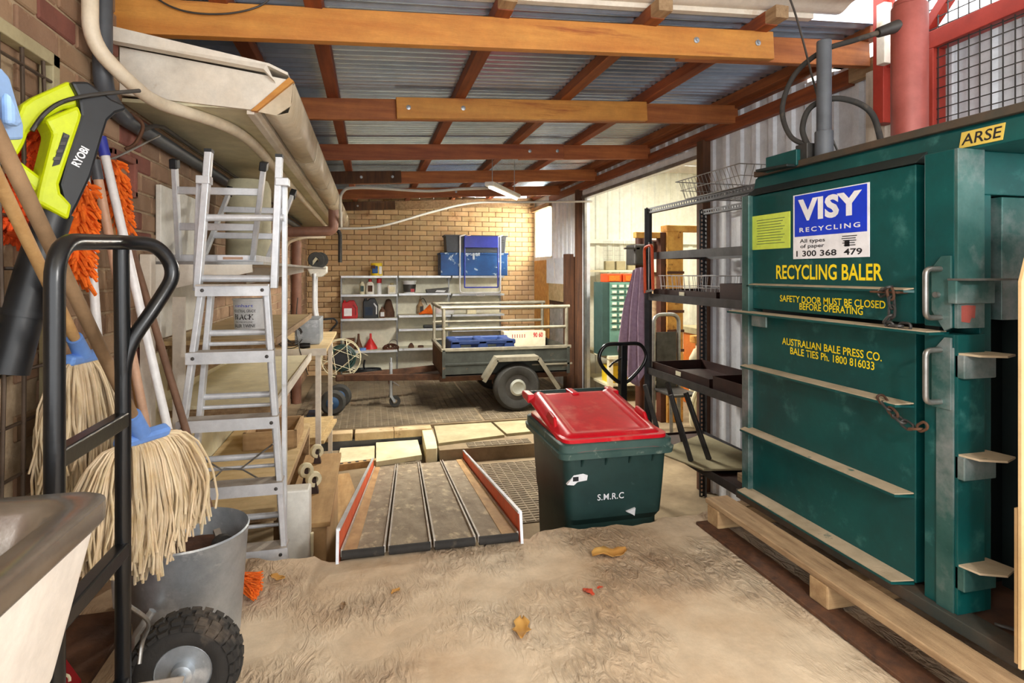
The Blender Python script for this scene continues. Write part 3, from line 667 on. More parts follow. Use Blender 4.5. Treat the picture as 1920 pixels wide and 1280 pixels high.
bp_('hose_fitting', 'steel_dark', MB().cyl((2.03, 1.97, 2.185), (2.115, 1.95, 2.215), .02, .026), None, .002, 50)
bp_('cable', 'cable_dark', MB().tube(bez([(1.94, 2.06, 1.67), (1.87, 2.10, 1.90), (1.80, 2.16, 2.30), (1.76, 2.22, 2.52)], 8), .005, 6), None, 0, 60)
# near wall: red steel gate frame with welded mesh
gt = T('steel_gate', 'red steel gate frame with welded wire mesh beside the red ram cylinder', 'gate', (2.72, 1.9, 0))
def gp(n, m, mb, bev=.003, sm=None): return mb.o(n, m, gt, bev=bev, sm=sm)
gp('post', 'red_steel', MB().bb((2.68, 2.28, 0), (2.76, 2.39, 2.30))); gp('post', 'red_steel', MB().bb((2.68, .9, 0), (2.76, 1.0, 2.5)))
gp('rail', 'red_steel', MB().beam((2.72, .9, 2.38), (2.72, 2.58, 2.335), .08, .085)); gp('post', 'red_steel', MB().bb((2.66, 2.545, 2.0), (2.74, 2.612, 2.75)))
gp('post', 'white_paint', MB().bb((2.62, 2.50, 2.30), (2.67, 2.55, 2.62))); gp('rail', 'red_steel', MB().beam((2.72, .9, 2.72), (2.72, 2.58, 2.72), .06, .07))
gp('brace', 'red_steel', MB().beam((2.72, 2.40, 2.36), (2.72, 2.05, 2.72), .05, .05)); gp('brace', 'red_steel', MB().beam((2.70, 2.57, 2.68), (2.70, 2.30, 2.36), .02, .02))
mm = MB()
for i in range(27): mm.cyl((2.70, 1.02+i*.05, .3), (2.70, 1.02+i*.05, 2.68), .003, n=4, cap=False)
for i in range(46): mm.cyl((2.703, 1.0, .4+i*.05), (2.703, 2.35, .4+i*.05), .003, n=4, cap=False)
gp('wire_mesh', 'steel_dark', mm, 0)
gp('gate_stile', 'pvc_grey', MB().cyl((2.70, 1.62, 0), (2.70, 1.62, 2.66), .04, n=16), 0, 50)
# flattened cartons standing on the baler base
for i, (y, x0, w_, h_, m_) in enumerate(((1.155, 1.645, .62, 1.06, 'cardboard'), (1.175, 1.66, .62, .46, 'cardboard'))):
    zt = .165
    mb = MB().prism([(x0, y, zt), (x0+w_, y, zt), (x0+w_, y, zt+h_+.14), (x0+.06, y, zt+h_+.14) if i == 0 else (x0+w_, y, zt+h_), (x0, y, zt+h_-.05)][:5], (0, .008, 0))
    cb = tag(mb.o('flattened_carton', m_), ['tall flattened cardboard carton with a slanted top standing on the baler base', 'short folded cardboard flap piece behind the tall carton on the baler base'][i], 'cardboard')
    if i == 0:
        t_ = text('ER', 'ink', frame((1.72, y-.0003, .99), (-1, 0, 0), (0, 0, -1)), .06, .04, cb, off=.02)
        t_.location.y -= 0
        MB().prism([(1.735+.03*math.cos(a_), y-.0012, .70+.05*math.sin(a_)) for a_ in [q*PI/8 for q in range(16)]], (0, .0008, 0)).o('printed_mark', 'ink', cb)
# ================================================================== slotted-angle rack against the right wall
rk = T('storage_rack', 'dark slotted-angle storage rack with brown steel trays beside the baler', 'rack', (2.45, 3.4, PZ))
def slotted(p0, p1, wd, nrm, m, name='post'):
    p0, p1 = Vector(p0), Vector(p1); d = (p1-p0); L_ = d.length; d.normalize(); nrm = Vector(nrm); sd = d.cross(nrm).normalized()
    mb = MB()
    for s_ in (-1, 1): mb.beam(p0+sd*(s_*wd*.34), p1+sd*(s_*wd*.34), .003, wd*.32, sd)
    k = int(L_/.034)
    for i in range(k+1): c = p0+d*(L_*i/k); mb.beam(c-sd*wd*.2, c+sd*wd*.2, .003, .015, d)
    q = -1 if sd.dot(nrm) else 1
    e = sd*(wd*.5); mb.beam(p0+e+nrm*.02, p1+e+nrm*.02, .003, .04, nrm)
    return mb.o(name, m, rk)
XF, XK, YN, YF = 2.20, 2.70, 2.66, 4.36
for x, y in ((XF, YF), (XK, YF), (XF, YN), (XK, YN)): slotted((x, y, PZ), (x, y, 1.72), .045, (0, -1, 0) if 1 else (1, 0, 0), 'rack_grey', 'post')
for x, y in ((XF, YF), (XK, YF)): MB().bb((x-.02, y-.002, PZ), (x+.02, y+.002, 1.72)).o('post_flange', 'rack_grey', rk) if x == XF else None
for z in (1.70,):
    for x in (XF, XK): slotted((x, YN, z), (x, YF, z), .042, (1, 0, 0), 'rack_grey', 'rail')
for z in (1.33, 1.0, .40, -.15):
    MB().bb((XF-.004, YN, z-.028), (XF, YF, z+.028)).o('rail', 'rack_grey', rk); MB().bb((XK, YN, z-.025), (XK+.004, YF, z+.025)).o('rail', 'rack_grey', rk)
    MB().bb((XF, YF, z-.022), (XK, YF+.004, z+.022)).o('rail', 'rack_brown', rk)
for z in (1.33, 1.0, .40, -.15): MB().bb((XF, YN, z+.0), (XK, YF if z != 1.33 else 3.5, z+.006)).o('shelf', 'rack_brown', rk)
def tray(y0, y1, z, hh, label):
    t_ = T('steel_tray', label, 'tray', (2.45, (y0+y1)/2, z), group=None)
    MB().bb((XF+.026, y0, z), (XK-.026, y1, z+.004)).o('base', 'rack_brown', t_)
    for a, b in (((XF+.026, y0, z), (XF+.03, y1, z+hh)), ((XK-.03, y0, z), (XK-.026, y1, z+hh)), ((XF+.026, y0, z), (XK-.026, y0+.004, z+hh)), ((XF+.026, y1-.004, z), (XK-.026, y1, z+hh))): MB().bb(a, b).o('side', 'rack_brown', t_)
    MB().bb((XF+.0215, (y0+y1)/2-.04, z+hh*.35), (XF+.0255, (y0+y1)/2+.03, z+hh*.8)).o('label_card', 'label_cream', t_)
    return t_
tray(3.42, 4.30, 1.006, .06, 'shallow brown steel tray under the white wire basket on the rack'); tray(2.72, 3.38, 1.006, .12, 'deep brown steel tray full of metal offcuts on the rack')
tray(3.5, 4.32, .406, .07, 'brown mesh-bottomed tray on the low rack shelf near the towel'); tray(2.72, 3.46, .406, .10, 'brown tray on the low rack shelf near the baler')
for i in range(14):
    p = V((2.27, 2.47)[i % 2]+random.uniform(-.01, .02), 2.78+.08*(i//2)+random.uniform(-.008, .008), 1.0150); a_ = random.uniform(-.22, .22)
    tag(MB().tube([p, p+V(math.cos(a_)*.05, math.sin(a_)*.05, .03+random.random()*.05), p+V(math.cos(a_)*.1, math.sin(a_)*.08, .01)], .008, 6).o('metal_offcut', random.choice(['steel_dark', 'rust']), sm=60), 'bent metal offcut lying in the deep brown tray', 'scrap', 'metal offcuts in the deep tray')
def wire_basket(name, label, x0, x1, y0, y1, z, h, m, flare=.03, nx=9, ny=14):
    t_ = T(name, label, 'basket', ((x0+x1)/2, (y0+y1)/2, z))
    mb = MB(); r = .0022
    def ring(q, zz, rr=.0035): mb.tube([(x0-q, y0-q, zz), (x1+q, y0-q, zz), (x1+q, y1+q, zz), (x0-q, y1+q, zz)], rr, 5, closed=True)
    ring(flare, z+h)
    mb.o('rim', m, t_, sm=60); mb = MB(); ring(0, z+.003); ring(flare*.5, z+h*.5, .0025)
    for i in range(ny+1):
        y = y0+(y1-y0)*i/ny; mb.tube([(x0-flare, y0+(y-y0)*1.0, z+h), (x0, y, z+.003), (x1, y, z+.003), (x1+flare, y, z+h)], r, 4)
    for i in range(nx+1):
        x = x0+(x1-x0)*i/nx; mb.tube([(x, y0-flare, z+h), (x, y0, z+.004), (x, y1, z+.004), (x, y1+flare, z+h)], r, 4)
    mb.o('wires', m, t_, sm=60); return t_
wire_basket('wire_basket', 'grey wire basket sitting on top of the rack', 2.192, 2.708, 3.10, 3.75, 1.719, .13, 'steel', .05, 10, 16)
wire_basket('wire_basket', 'white wire basket on the brown rack shelf', 2.25, 2.60, 3.6, 4.2, 1.0075, .165, 'handle_white', .02, 7, 10)
def carton(name, label, c, d, m, bev=.003): return tag(MB().box(c, d).o(name, m, bev=bev), label, 'box')
carton('cardboard_box', 'brown cardboard box on the upper rack shelf', (2.45, 2.86, 1.336+.13), (.3, .16, .26), 'cardboard')
wb = tag(MB().box((2.45, 3.06, 1.336+.115), (.28, .10, .23)).o('white_carton', 'white_plastic', bev=.006), 'white carton beside the cardboard box on the upper rack shelf', 'box')
# towel, saw
tw = MB().grid(lambda u, v: (2.188-.04*u+.026*math.sin(u*16+v*3)*min(1, u*4+.05)*min(1, v*2+.2)-.01*v, 4.362+u*(.15+.28*v), 1.24-.05*(u-.3)**2-(.86+.14*math.sin(u*5))*v), 24, 20)
tag(tw.o('towel', 'towel', sm=80, solid=.006), 'mauve towel hanging from the rack corner post', 'towel')
hs = T('bow_saw', 'orange framed saw hanging on the rack corner post', 'saw', (2.17, 4.30, 1.02))
MB().tube(fillet([(2.172, 4.335, 1.03), (2.172, 4.352, 1.40), (2.172, 4.22, 1.42), (2.172, 4.20, 1.06)], .04), .012, 8).o('saw_frame', 'orange_box', hs, sm=60); MB().beam((2.17, 4.335, 1.04), (2.17, 4.20, 1.06), .003, .02).o('blade', 'steel', hs); MB().tube([(2.17, 4.27, 1.05), (2.17, 4.27, 1.44)], .006, 6).o('rod', 'steel', hs, sm=60)
# upside-down small table on the bottom shelf
tb = T('upturned_table', 'small table upside down with grey legs in the air on the rack floor shelf', 'table', (2.4, 3.9, -.14))
tp = MB().prism([(2.03, 3.88, -.1223), (2.15, 3.45, -.1223), (2.66, 3.35, -.1223), (2.62, 4.22, -.1223)], (0, 0, .014)); tp.o('tabletop', 'cement_sheet', tb, bev=.004)
for (x, y, dx, dy) in ((2.16, 3.62, -.10, .10), (2.30, 3.62, -.10, .14), (2.15, 4.02, -.10, .08), (2.35, 4.05, -.08, .1)): MB().beam((x, y, -.1095), (x+dx, y+dy, .335), .03, .03).o('leg', 'steel_dark', tb, bev=.003)
tag(MB().bb((2.3, 2.70, -.144), (2.66, 3.3, -.09)).o('timber_board', 'timber_pale', bev=.004), 'pale timber board lying on the rack floor shelf', 'board')
# pallet jack behind the bin
pj = T('pallet_jack', 'black pallet jack with looped steering handle behind the bin', 'pallet jack', (1.8, 4.0, PZ))
hy = 3.95; hx = 1.80
lp = bez([(hx, hy, .66), (hx+.13, hy, .655), (hx+.185, hy, .58), (hx+.16, hy, .50), (hx+.06, hy, .40), (hx, hy, .37)], 6)
MB().tube(lp+[V(2*hx-p.x, p.y, p.z) for p in lp[::-1]][1:], .014, 8).o('handle_loop', 'black_metal', pj, sm=60)
MB().beam((hx, hy, .655), (hx, hy+.02, -.15), .05, .06, (0, 1, 0)).o('shaft', 'black_metal', pj, bev=.006); MB().tube([(hx-.02, hy-.02, .56), (hx-.09, hy-.03, .53), (hx-.12, hy-.03, .50)], .007, 6).o('release_lever', 'black_metal', pj, sm=60)
MB().cyl((hx, hy+.06, -.55), (hx, hy+.06, -.12), .07, n=16).o('pump', 'steel_dark', pj, sm=40)
MB().cyl((hx-.05, hy+.06, PZ+.09), (hx+.05, hy+.06, PZ+.09), .09, n=20).o('steer_wheel', 'black_plastic', pj, sm=40)
for s_ in (-.2, .2):
    MB().bb((hx+s_-.08, hy+.14, PZ+.05), (hx+s_+.08, hy+1.25, PZ+.085)).o('fork', 'black_metal', pj, bev=.006); MB().cyl((hx+s_-.05, hy+1.15, PZ+.035), (hx+s_+.05, hy+1.15, PZ+.035), .035).o('load_wheel', 'black_plastic', pj, sm=40)
MB().bb((hx-.28, hy+.10, PZ+.05), (hx+.28, hy+.16, PZ+.30)).o('yoke', 'black_metal', pj, bev=.006)
rd = tag(MB().prism([(1.70, 3.05, PZ), (2.15, 2.95, PZ), (2.10, 3.3, PZ), (1.75, 3.4, PZ)], (0, 0, .02)).add([(1.72, 3.08, PZ+.02), (2.05, 3.0, PZ+.02), (2.02, 3.25, PZ+.02), (1.76, 3.36, PZ+.02), (1.70, 3.15, PZ+.33), (1.88, 3.12, PZ+.28), (1.86, 3.25, PZ+.28), (1.72, 3.3, PZ+.33)], [(0, 1, 5, 4), (1, 2, 6, 5), (2, 3, 7, 6), (3, 0, 4, 7), (4, 5, 6, 7)]).o('plastic_tub', 'dark_red', bev=.02), 'dark red plastic tub on the floor between bin and baler', 'tub')
# ================================================================== side room contents
pc = T('parts_cabinet', 'green steel cabinet of small parts drawers in the side room', 'cabinet', (3.5, 7.2, .12))
cx0 = atY(1143, 540, 7.0).x; cx1 = cx0+.42; cz0, cz1 = .28, 1.07
MB().bb((cx0-.10, 7.0, .12), (cx1, 7.3, cz1)).o('body', 'cab_dark', pc, bev=.004); MB().bb((cx0, 6.985, .30), (cx1-.01, 7.0, cz1)).o('front', 'cab_green', pc)
for r in range(8):
    for c_ in range(4):
        d_ = MB().box((cx0+.055+c_*.10, 6.98, cz1-.05-r*.075), (.088, .012, .058)).o('drawer', 'cab_green', pc, bev=.002); MB().box((cx0+.055+c_*.10, 6.972, cz1-.05-r*.075), (.058, .004, .03)).o('label_card', 'label_cream', d_)
for r in range(3): MB().box((cx0+.26, 6.99, .40-r*.09), (.30, .012, .08)).o('drawer', 'cab_green', pc, bev=.002)
for q, (x, lab) in enumerate(((cx0+.07, 'orange plastic organiser case on the green parts cabinet, end with the dark lid'), (cx0+.30, 'orange plastic organiser case on the green parts cabinet, beside the darker one'))):
    o = T('organiser_case', lab, 'case', (x, 7.12, cz1)); MB().box((x, 7.12, cz1+.055), (.21, .22, .11)).o('body', 'orange_box', o, bev=.008); MB().box((x, 7.005, cz1+.05), (.15, .006, .07)).o('front', 'orange_soft', o, bev=.002)
bn = T('work_bench', 'cream work bench with lower shelf along the side room wall', 'bench', (3.9, 7.4, BZ))
MB().bb((XR+.12, 6.95, .08), (4.6, 7.85, .12)).o('worktop', 'cream', bn); MB().bb((XR+.12, 7.0, -.28), (4.6, 7.8, -.25)).o('shelf', 'cream', bn)
for x in (XR+.16, 4.55):
    for y in (7.0, 7.8): MB().bb((x-.03, y-.03, BZ), (x+.03, y+.03, .08)).o('leg', 'cream', bn)
MB().bb((XR+.12, 7.6, 1.20), (4.2, 7.9, 1.23)).o('upper_shelf', 'cream', bn); MB().bb((XR+.12, 7.85, .12), (XR+.16, 7.9, 1.2)).o('shelf_post', 'cream', bn)
yb = T('yellow_carton', 'yellow printed carton on the bench lower shelf', 'box', (3.1, 7.2, -.25)); MB().box((3.17, 7.2, -.14), (.28, .25, .22)).o('body', 'yellow', yb, bev=.004); text('50S', 'ink', frame((3.20, 7.072, -.14), (0, 0, 1), (-1, 0, 0)), .16, .10, yb, off=.01)
for q, x in enumerate((3.35, 3.52, 3.7)):
    t_ = T('hanging_wire_tray', ['gauzy wire pocket on the side room shelf, nearest the door jamb', 'gauzy wire pocket on the side room shelf, between two others', 'gauzy wire pocket on the side room shelf, next to the drill press'][q], 'wire tray', (x, 7.85, 1.2302), group='mesh pockets on the side room wall'); mb = MB()
    for i in range(7): mb.tube([(x-.07+i*.023, 7.86, 1.66), (x-.07+i*.023, 7.85, 1.2302)], .0018, 4); mb.tube([(x-.07, 7.85, 1.25+i*.065), (x+.07, 7.85, 1.25+i*.065)], .0018, 4)
    mb.o('wires', 'steel', t_); MB().bb((x-.07, 7.78, 1.2302), (x+.07, 7.86, 1.36)).o('pouch', 'cement_sheet', t_, bev=.01)
# drill press and yellow-stained timber stand
dp = T('drill_press', 'old brown pedestal drill press with belt pulley in the side room', 'drill press', (3.55, 6.3, BZ))
dx = atY(1200, 500, 6.3).x
MB().lathe([(.20, 0), (.20, .04), (.10, .07)], (dx, 6.3, BZ), 20).o('foot', 'machine_brown', dp, sm=40); MB().cyl((dx, 6.3, BZ), (dx, 6.3, 1.62), .055, n=18).o('column', 'machine_brown', dp, sm=40)
MB().bb((dx-.16, 6.1, 1.28), (dx+.02, 6.35, 1.52)).o('head', 'steel_dark', dp, bev=.02); MB().lathe([(.058, 0), (.058, .04), (.05, .055), (.02, .06), (.02, .07)], (dx+.03, 6.15, 1.50), 20, (0, -1, 0)).o('pulley', 'steel_dark', dp, sm=40)
MB().lathe([(.034, 0), (.034, .012), (.014, .012), (.014, .022)], (dx+.03, 6.09, 1.50), 18, (0, -1, 0)).o('hub', 'timber_pale', dp, sm=40); MB().bb((dx, 6.13, 1.40), (dx+.30, 6.24, 1.575)).o('motor', 'machine_brown', dp, bev=.02)
MB().cyl((dx+.16, 6.2, BZ+.5), (dx+.16, 6.2, 1.2), .05, n=16).o('rear_column', 'timber_pale', dp, sm=40); MB().bb((dx-.28, 6.1, 1.46), (dx-.1, 6.14, 1.48)).o('feed_lever', 'steel_dark', dp)
MB().bb((dx-.2, 6.12, .35), (dx+.2, 6.34, .40)).o('table', 'steel_dark', dp, bev=.01)
ys = T('timber_stand', 'yellow stained timber stand with carved post and top beam in the side room', 'timber stand', (3.9, 6.2, BZ))
tx = atY(1262, 500, 6.0).x
MB().bb((tx-.10, 5.95, BZ), (tx+.10, 6.08, 1.68)).o('post', 'yellow_timber', ys, bev=.006); MB().bb((tx-.165, 5.98, BZ), (tx-.10, 6.09, 1.65)).o('post', 'machine_brown', ys, bev=.006); MB().bb((tx-.46, 5.99, 1.585), (tx-.1, 6.075, 1.65)).o('cross_beam', 'yellow_timber', ys, bev=.006); MB().bb((tx-.11, 5.94, 1.66), (tx+.34, 6.09, 1.73)).o('top_beam', 'yellow_timber', ys, bev=.006)
for q in range(6): MB().bb((tx-.104, 5.935, .30+q*.22), (tx+.104, 5.95, .33+q*.22)).o('cross_slat', 'machine_brown', ys)
ob = T('orange_bench', 'orange painted timber bench box under the paint bottles in the side room', 'bench', (4.6, 6.6, BZ))
MB().bb((4.0, 6.4, BZ), (5.0, 6.9, .42)).o('body', 'bench_orange', ob, bev=.006); MB().bb((3.95, 6.35, .42), (5.05, 6.95, .50)).o('top', 'cement_sheet', ob, bev=.006)
for q, (x, m_) in enumerate(((4.142, 'yellow'), (4.255, 'red_plastic'), (4.41, 'red_plastic'), (4.522, 'cab_green'))):
    o = T('spray_bottle', ['yellow spray bottle on the orange bench', 'red and white spray bottle next to the yellow one on the orange bench', 'red and white spray bottle next to the green one on the orange bench', 'green spray bottle on the orange bench'][q], 'bottle', (x, 6.45, .50)); MB().lathe([(.045, 0), (.05, .02), (.05, .2), (.02, .25)], (x, 6.45, .50), 14).o('body', 'white_plastic' if q in (1, 2) else m_, o, sm=40); MB().lathe([(.03, 0), (.03, .06), (.01, .08)], (x, 6.45, .745), 12).o('cap', m_, o, sm=40); MB().lathe([(.0512, 0), (.0512, .06)], (x, 6.45, .56), 14).o('band', m_, o, sm=40)
os_ = T('grinder', 'orange bench machine with yellow lever hanging above the orange bench', 'machine', (4.45, 6.7, .50))
MB().bb((4.30, 6.62, .8), (4.44, 6.8, 1.12)).o('body', 'orange_box', os_, bev=.02); MB().bb((4.46, 6.65, .5), (4.72, 6.85, 1.28)).o('housing', 'orange_box', os_, bev=.03); MB().beam((4.35, 6.55, .82), (4.62, 6.55, 1.25), .02, .06, (0, 1, 0)).o('lever', 'yellow', os_, bev=.005); MB().tube(arc((4.35, 6.7, 1.28), .22, PI, 0, (1, 0, 0), (0, 0, 1), 12), .008, 6).o('cord', 'cable_dark', os_, sm=60)
ch = T('steel_chair', 'bare steel chair with an arched tube back behind the rack', 'chair', (3.13, 5.75, BZ))
x0, x1 = 2.98, 3.28; MB().tube(fillet([(x0, 5.75, BZ), (x0, 5.75, .74), (x1, 5.75, .74), (x1, 5.75, BZ)], .1), .022, 8).o('back_tube', 'steel', ch, sm=60); MB().bb((x0+.03, 5.74, -.1), (x1-.03, 5.76, .55)).o('backrest', 'steel_dark', ch, bev=.004); MB().bb((x0, 5.35, -.08), (x1, 5.75, -.05)).o('seat', 'steel_dark', ch, bev=.01)
for x in (x0, x1): MB().tube([(x, 5.37, BZ), (x, 5.38, -.08)], .018, 8).o('leg', 'steel', ch, sm=60)
gr = T('gas_fitting', 'pale brass gas bottle with regulator beside the steel chair', 'gas bottle', (3.6, 5.7, BZ)); MB().lathe([(.09, 0), (.10, .05), (.10, .75), (.05, .85), (.03, .86), (.03, .93)], (3.52, 5.75, BZ), 18).o('bottle', 'cream', gr, sm=40); MB().bb((3.45, 5.68, .42), (3.60, 5.82, .50)).o('valve', 'yellow_timber', gr, bev=.01); MB().cyl((3.57, 5.72, .40), (3.80, 5.70, .34), .035, .02).o('nozzle', 'yellow_timber', gr, sm=40)
hr = T('hose_coil', 'coiled cream hose leaning under the rack in the side room', 'hose', (3.45, 5.0, BZ)); mb = MB()
for q in range(4): mb.tube(arc((3.40, 5.2, BZ+.331), .32-q*.03, 0, 2*PI, (1, .1, 0), (0, .05, 1), 24)[:-1], .012, 6, closed=True)
mb.o('loops', 'cream', hr, sm=60); MB().cyl((3.40, 5.19, BZ+.331), (3.40, 5.25, BZ+.331), .17, n=20).o('reel', 'steel_dark', hr, sm=40)

tag(MB().tube(bez([(1.90, 1.24, .1585), (1.84, 1.29, .1585), (1.79, 1.325, .165), (1.80, 1.30, .166), (1.88, 1.23, .1585), (1.95, 1.215, .1585)], 8), .004, 6).o('strapping_wire', 'cable_dark', sm=60), 'loose black strapping wire on the baler base', 'wire')
# ================================================================== wheelie bin
bn_ = T('wheelie_bin', 'dark green wheelie bin with a red lid below the slab edge', 'bin', (1.25, 3.05, PZ))
bx = 1.235; W2 = .295; Y0 = 2.74; Y1 = 3.46; rz = .295
def rr(w0, w1, y0, y1, z, r, n=4):
    # rounded rectangle, front at y0
    out = []
    for cx, cy, a0 in ((w1-r, y1-r, 0), (w0+r, y1-r, PI/2), (w0+r, y0+r, PI), (w1-r, y0+r, 1.5*PI)):
        for i in range(n+1): a = a0+PI/2*i/n; out.append(V(cx+r*math.cos(a), cy+r*math.sin(a), z))
    return out
def loft(rings, capb=True, capt=True):
    mb = MB(); n = len(rings[0])
    for r in rings: mb.v += [Vector(p) for p in r]
    for j in range(len(rings)-1):
        for i in range(n): e = (i+1) % n; mb.f.append((j*n+i, j*n+e, (j+1)*n+e, (j+1)*n+i))
    if capb: mb.f.append(tuple(range(n))[::-1])
    if capt: mb.f.append(tuple((len(rings)-1)*n+i for i in range(n)))
    return mb
R = []
for z, q, yy in ((PZ+.03, .225, .12), (PZ+.06, .235, .10), (-.10, .255, .085), (-.06, .265, .05), (.10, .277, .04), (rz, .288, .03)): R.append(rr(bx-q, bx+q, Y0+yy, Y1-.06, z, .05))
loft(R).o('body', 'bin_green', bn_, sm=35)
R = [rr(bx-q, bx+q, Y0+a, Y1-a, z, .05) for z, q, a in ((rz-.035, .315, .005), (rz-.005, .32, 0), (rz, .31, .01), (rz+.035, .31, .01), (rz+.04, .303, .015))]
loft(R).o('rim', 'bin_rim', bn_, sm=35)
for i in range(4): MB().prism([(bx-.2+i*.13, Y0+.035, rz-.035), (bx-.2+i*.13, Y0+.005, rz-.035), (bx-.2+i*.13, Y0+.04, rz-.09)], (.008, 0, 0)).o('rib', 'bin_green', bn_)
# lid: sloping up to the back with raised central field
def lidz(u, v):
    y = Y0+.012+(Y1-.02-Y0-.012)*v; x = bx+(u-.5)*.595
    fe = v*.70
    if fe < .07: ins = .07-math.sqrt(max(0, .0049-(.07-fe)**2)); x = bx+(u-.5)*(.595-2*ins)
    z = rz+.04+.09*v-.02*(1-v)
    e = min(u, 1-u)*.595; f = min(v, 1.2)*.71
    z += .036*min(1, max(0, (e-.01)/.05))**.7*min(1, max(0, (f+.004)/.07))**.7
    if .14 < u < .86 and v > .14: z -= .014*min(1, (min(u-.14, .86-u))/.03, (v-.14)/.04)
    if v < .1: z -= .022*(1-v/.1)
    return (x, y, z)
mb = MB().grid(lidz, 40, 36)
lid = mb.o('lid', 'bin_red', bn_, sm=70, solid=.006)
for s_ in (-1, 1): MB().prism([(bx+s_*.278, Y0+.22, rz+.06), (bx+s_*.278, Y0+.40, rz+.09), (bx+s_*.274, Y0+.36, rz+.135), (bx+s_*.274, Y0+.26, rz+.12)], (-s_*.02, 0, 0)).o('lid_grip', 'bin_red', lid, bev=.008)
loft([rr(bx-.290, bx+.290, Y0+.03, Y1-.03, rz+.035, .05), rr(bx-.290, bx+.290, Y0+.03, Y1-.03, rz+.058, .05)]).o('lid_skirt', 'bin_red', lid, sm=35)
hz = rz+.14; MB().cyl((bx-.29, Y1+.075, hz), (bx+.28, Y1+.075, hz), .0165, n=14).o('handle', 'bin_green', bn_, sm=40)
for x in (bx-.285, bx, bx+.265): MB().prism([(x-.022, Y1-.06, hz-.03), (x-.022, Y1+.07, hz-.02), (x-.022, Y1+.095, hz+.005), (x-.022, Y1+.075, hz+.022), (x-.022, Y1-.06, hz+.02)], (.044, 0, 0)).o('hinge', 'bin_red', lid, bev=.006)
for s_ in (-1, 1):
    wh = MB().lathe([(.05, -.025), (.095, -.025), (.1, -.015), (.1, .015), (.095, .025), (.05, .025)], (bx+s_*.25, Y1-.02, PZ+.1), 22, (1, 0, 0)).o('wheel', 'tyre', bn_, sm=40)
MB().cyl((bx-.25, Y1-.02, PZ+.1), (bx+.25, Y1-.02, PZ+.1), .01).o('axle', 'steel', bn_)
fy = Y0+.047
def BF(x, y): p = atY(x, y, fy-.012); return frame((p.x, fy-.012, p.z), (1, 0, 0), (0, -.06, 1))
text('S.M.R.C', 'sign_white', BF(1145, 930), .145, .033, bn_, off=.012, sp=1.08)
p = atY(1083, 898, fy-.012)
lb = MB().prism([(p.x-.055, p.y, p.z-.025), (p.x-.02, p.y, p.z-.03), (p.x, p.y, p.z-.015), (p.x+.05, p.y, p.z-.01), (p.x+.055, p.y, p.z+.015), (p.x+.03, p.y, p.z+.025), (p.x-.02, p.y, p.z+.02)], (0, .02, 0)).o('sticker', 'sign_white', bn_)
MB().bb((p.x-.025, p.y-.001, p.z-.01), (p.x+.005, p.y+.001, p.z+.012)).o('barcode', 'ink', lb)
p = atY(1185, 960, fy-.012); MB().prism([(p.x-.03, p.y, p.z+.005), (p.x+.02, p.y, p.z+.02), (p.x+.015, p.y, p.z-.02), (p.x, p.y, p.z-.01)], (0, .02, 0)).o('sticker', 'sign_white', bn_)

# ================================================================== ramp from the slab to the low floor
rp = T('loading_ramp', 'four-channel loading ramp with orange side plates reaching down from the slab edge', 'ramp', (.3, 4.0, PZ))
A0, A1 = V(-.125, 2.51, .022), V(.645, 2.50, .022); B0, B1 = V(.03, 5.62, PZ+.03), V(.885, 5.66, PZ+.03)
def L2(a, b, t): return a*(1-t)+b*t
nrm = (A1-A0).cross(B0-A0).normalized()
for i in range(4):
    t0, t1 = i/4+.012, (i+1)/4-.012
    MB().prism([L2(A0, A1, t0), L2(A0, A1, t1), L2(B0, B1, t1), L2(B0, B1, t0)], nrm*.012).o('channel_board', 'ramp_board', rp, bev=.003)
    for t in (t0, t1): MB().beam(L2(A0, A1, t)+nrm*.012, L2(B0, B1, t)+nrm*.012, .008, .03, nrm).o('channel_lip', 'alu_tread', rp)
    MB().cyl(L2(A0, A1, t0)+nrm*.004, L2(A0, A1, t1)+nrm*.004, .018).o('end_roll', 'rubber', rp, sm=40)
MB().prism([L2(A0, A1, .01), L2(A0, A1, .09), L2(B0, B1, .07), L2(B0, B1, .01)], nrm*.016).o('edge_strip', 'ramp_ply', rp); MB().prism([L2(A0, A1, .90), L2(A0, A1, .985), L2(B0, B1, .985), L2(B0, B1, .92)], nrm*.016).o('edge_strip', 'ramp_ply', rp)
for t, s_ in ((0, -1), (1, 1)):
    a, b = L2(A0, A1, t), L2(B0, B1, t)
    sd = (A1-A0).normalized()*(.012*s_)
    MB().prism([a-nrm*.03, a+nrm*.10, b+nrm*.09, b-nrm*.03], sd).o('side_plate', 'ramp_orange', rp, bev=.001)
    MB().beam(a+nrm*.105+sd*.5, b+nrm*.095+sd*.5, .016, .012, nrm).o('plate_cap', 'alu', rp); MB().beam(a-nrm*.03+sd*.6-V(0, .004, 0), a+nrm*.11+sd*.6-V(0, .004, 0), .014, .012, sd).o('plate_end', 'alu', rp)

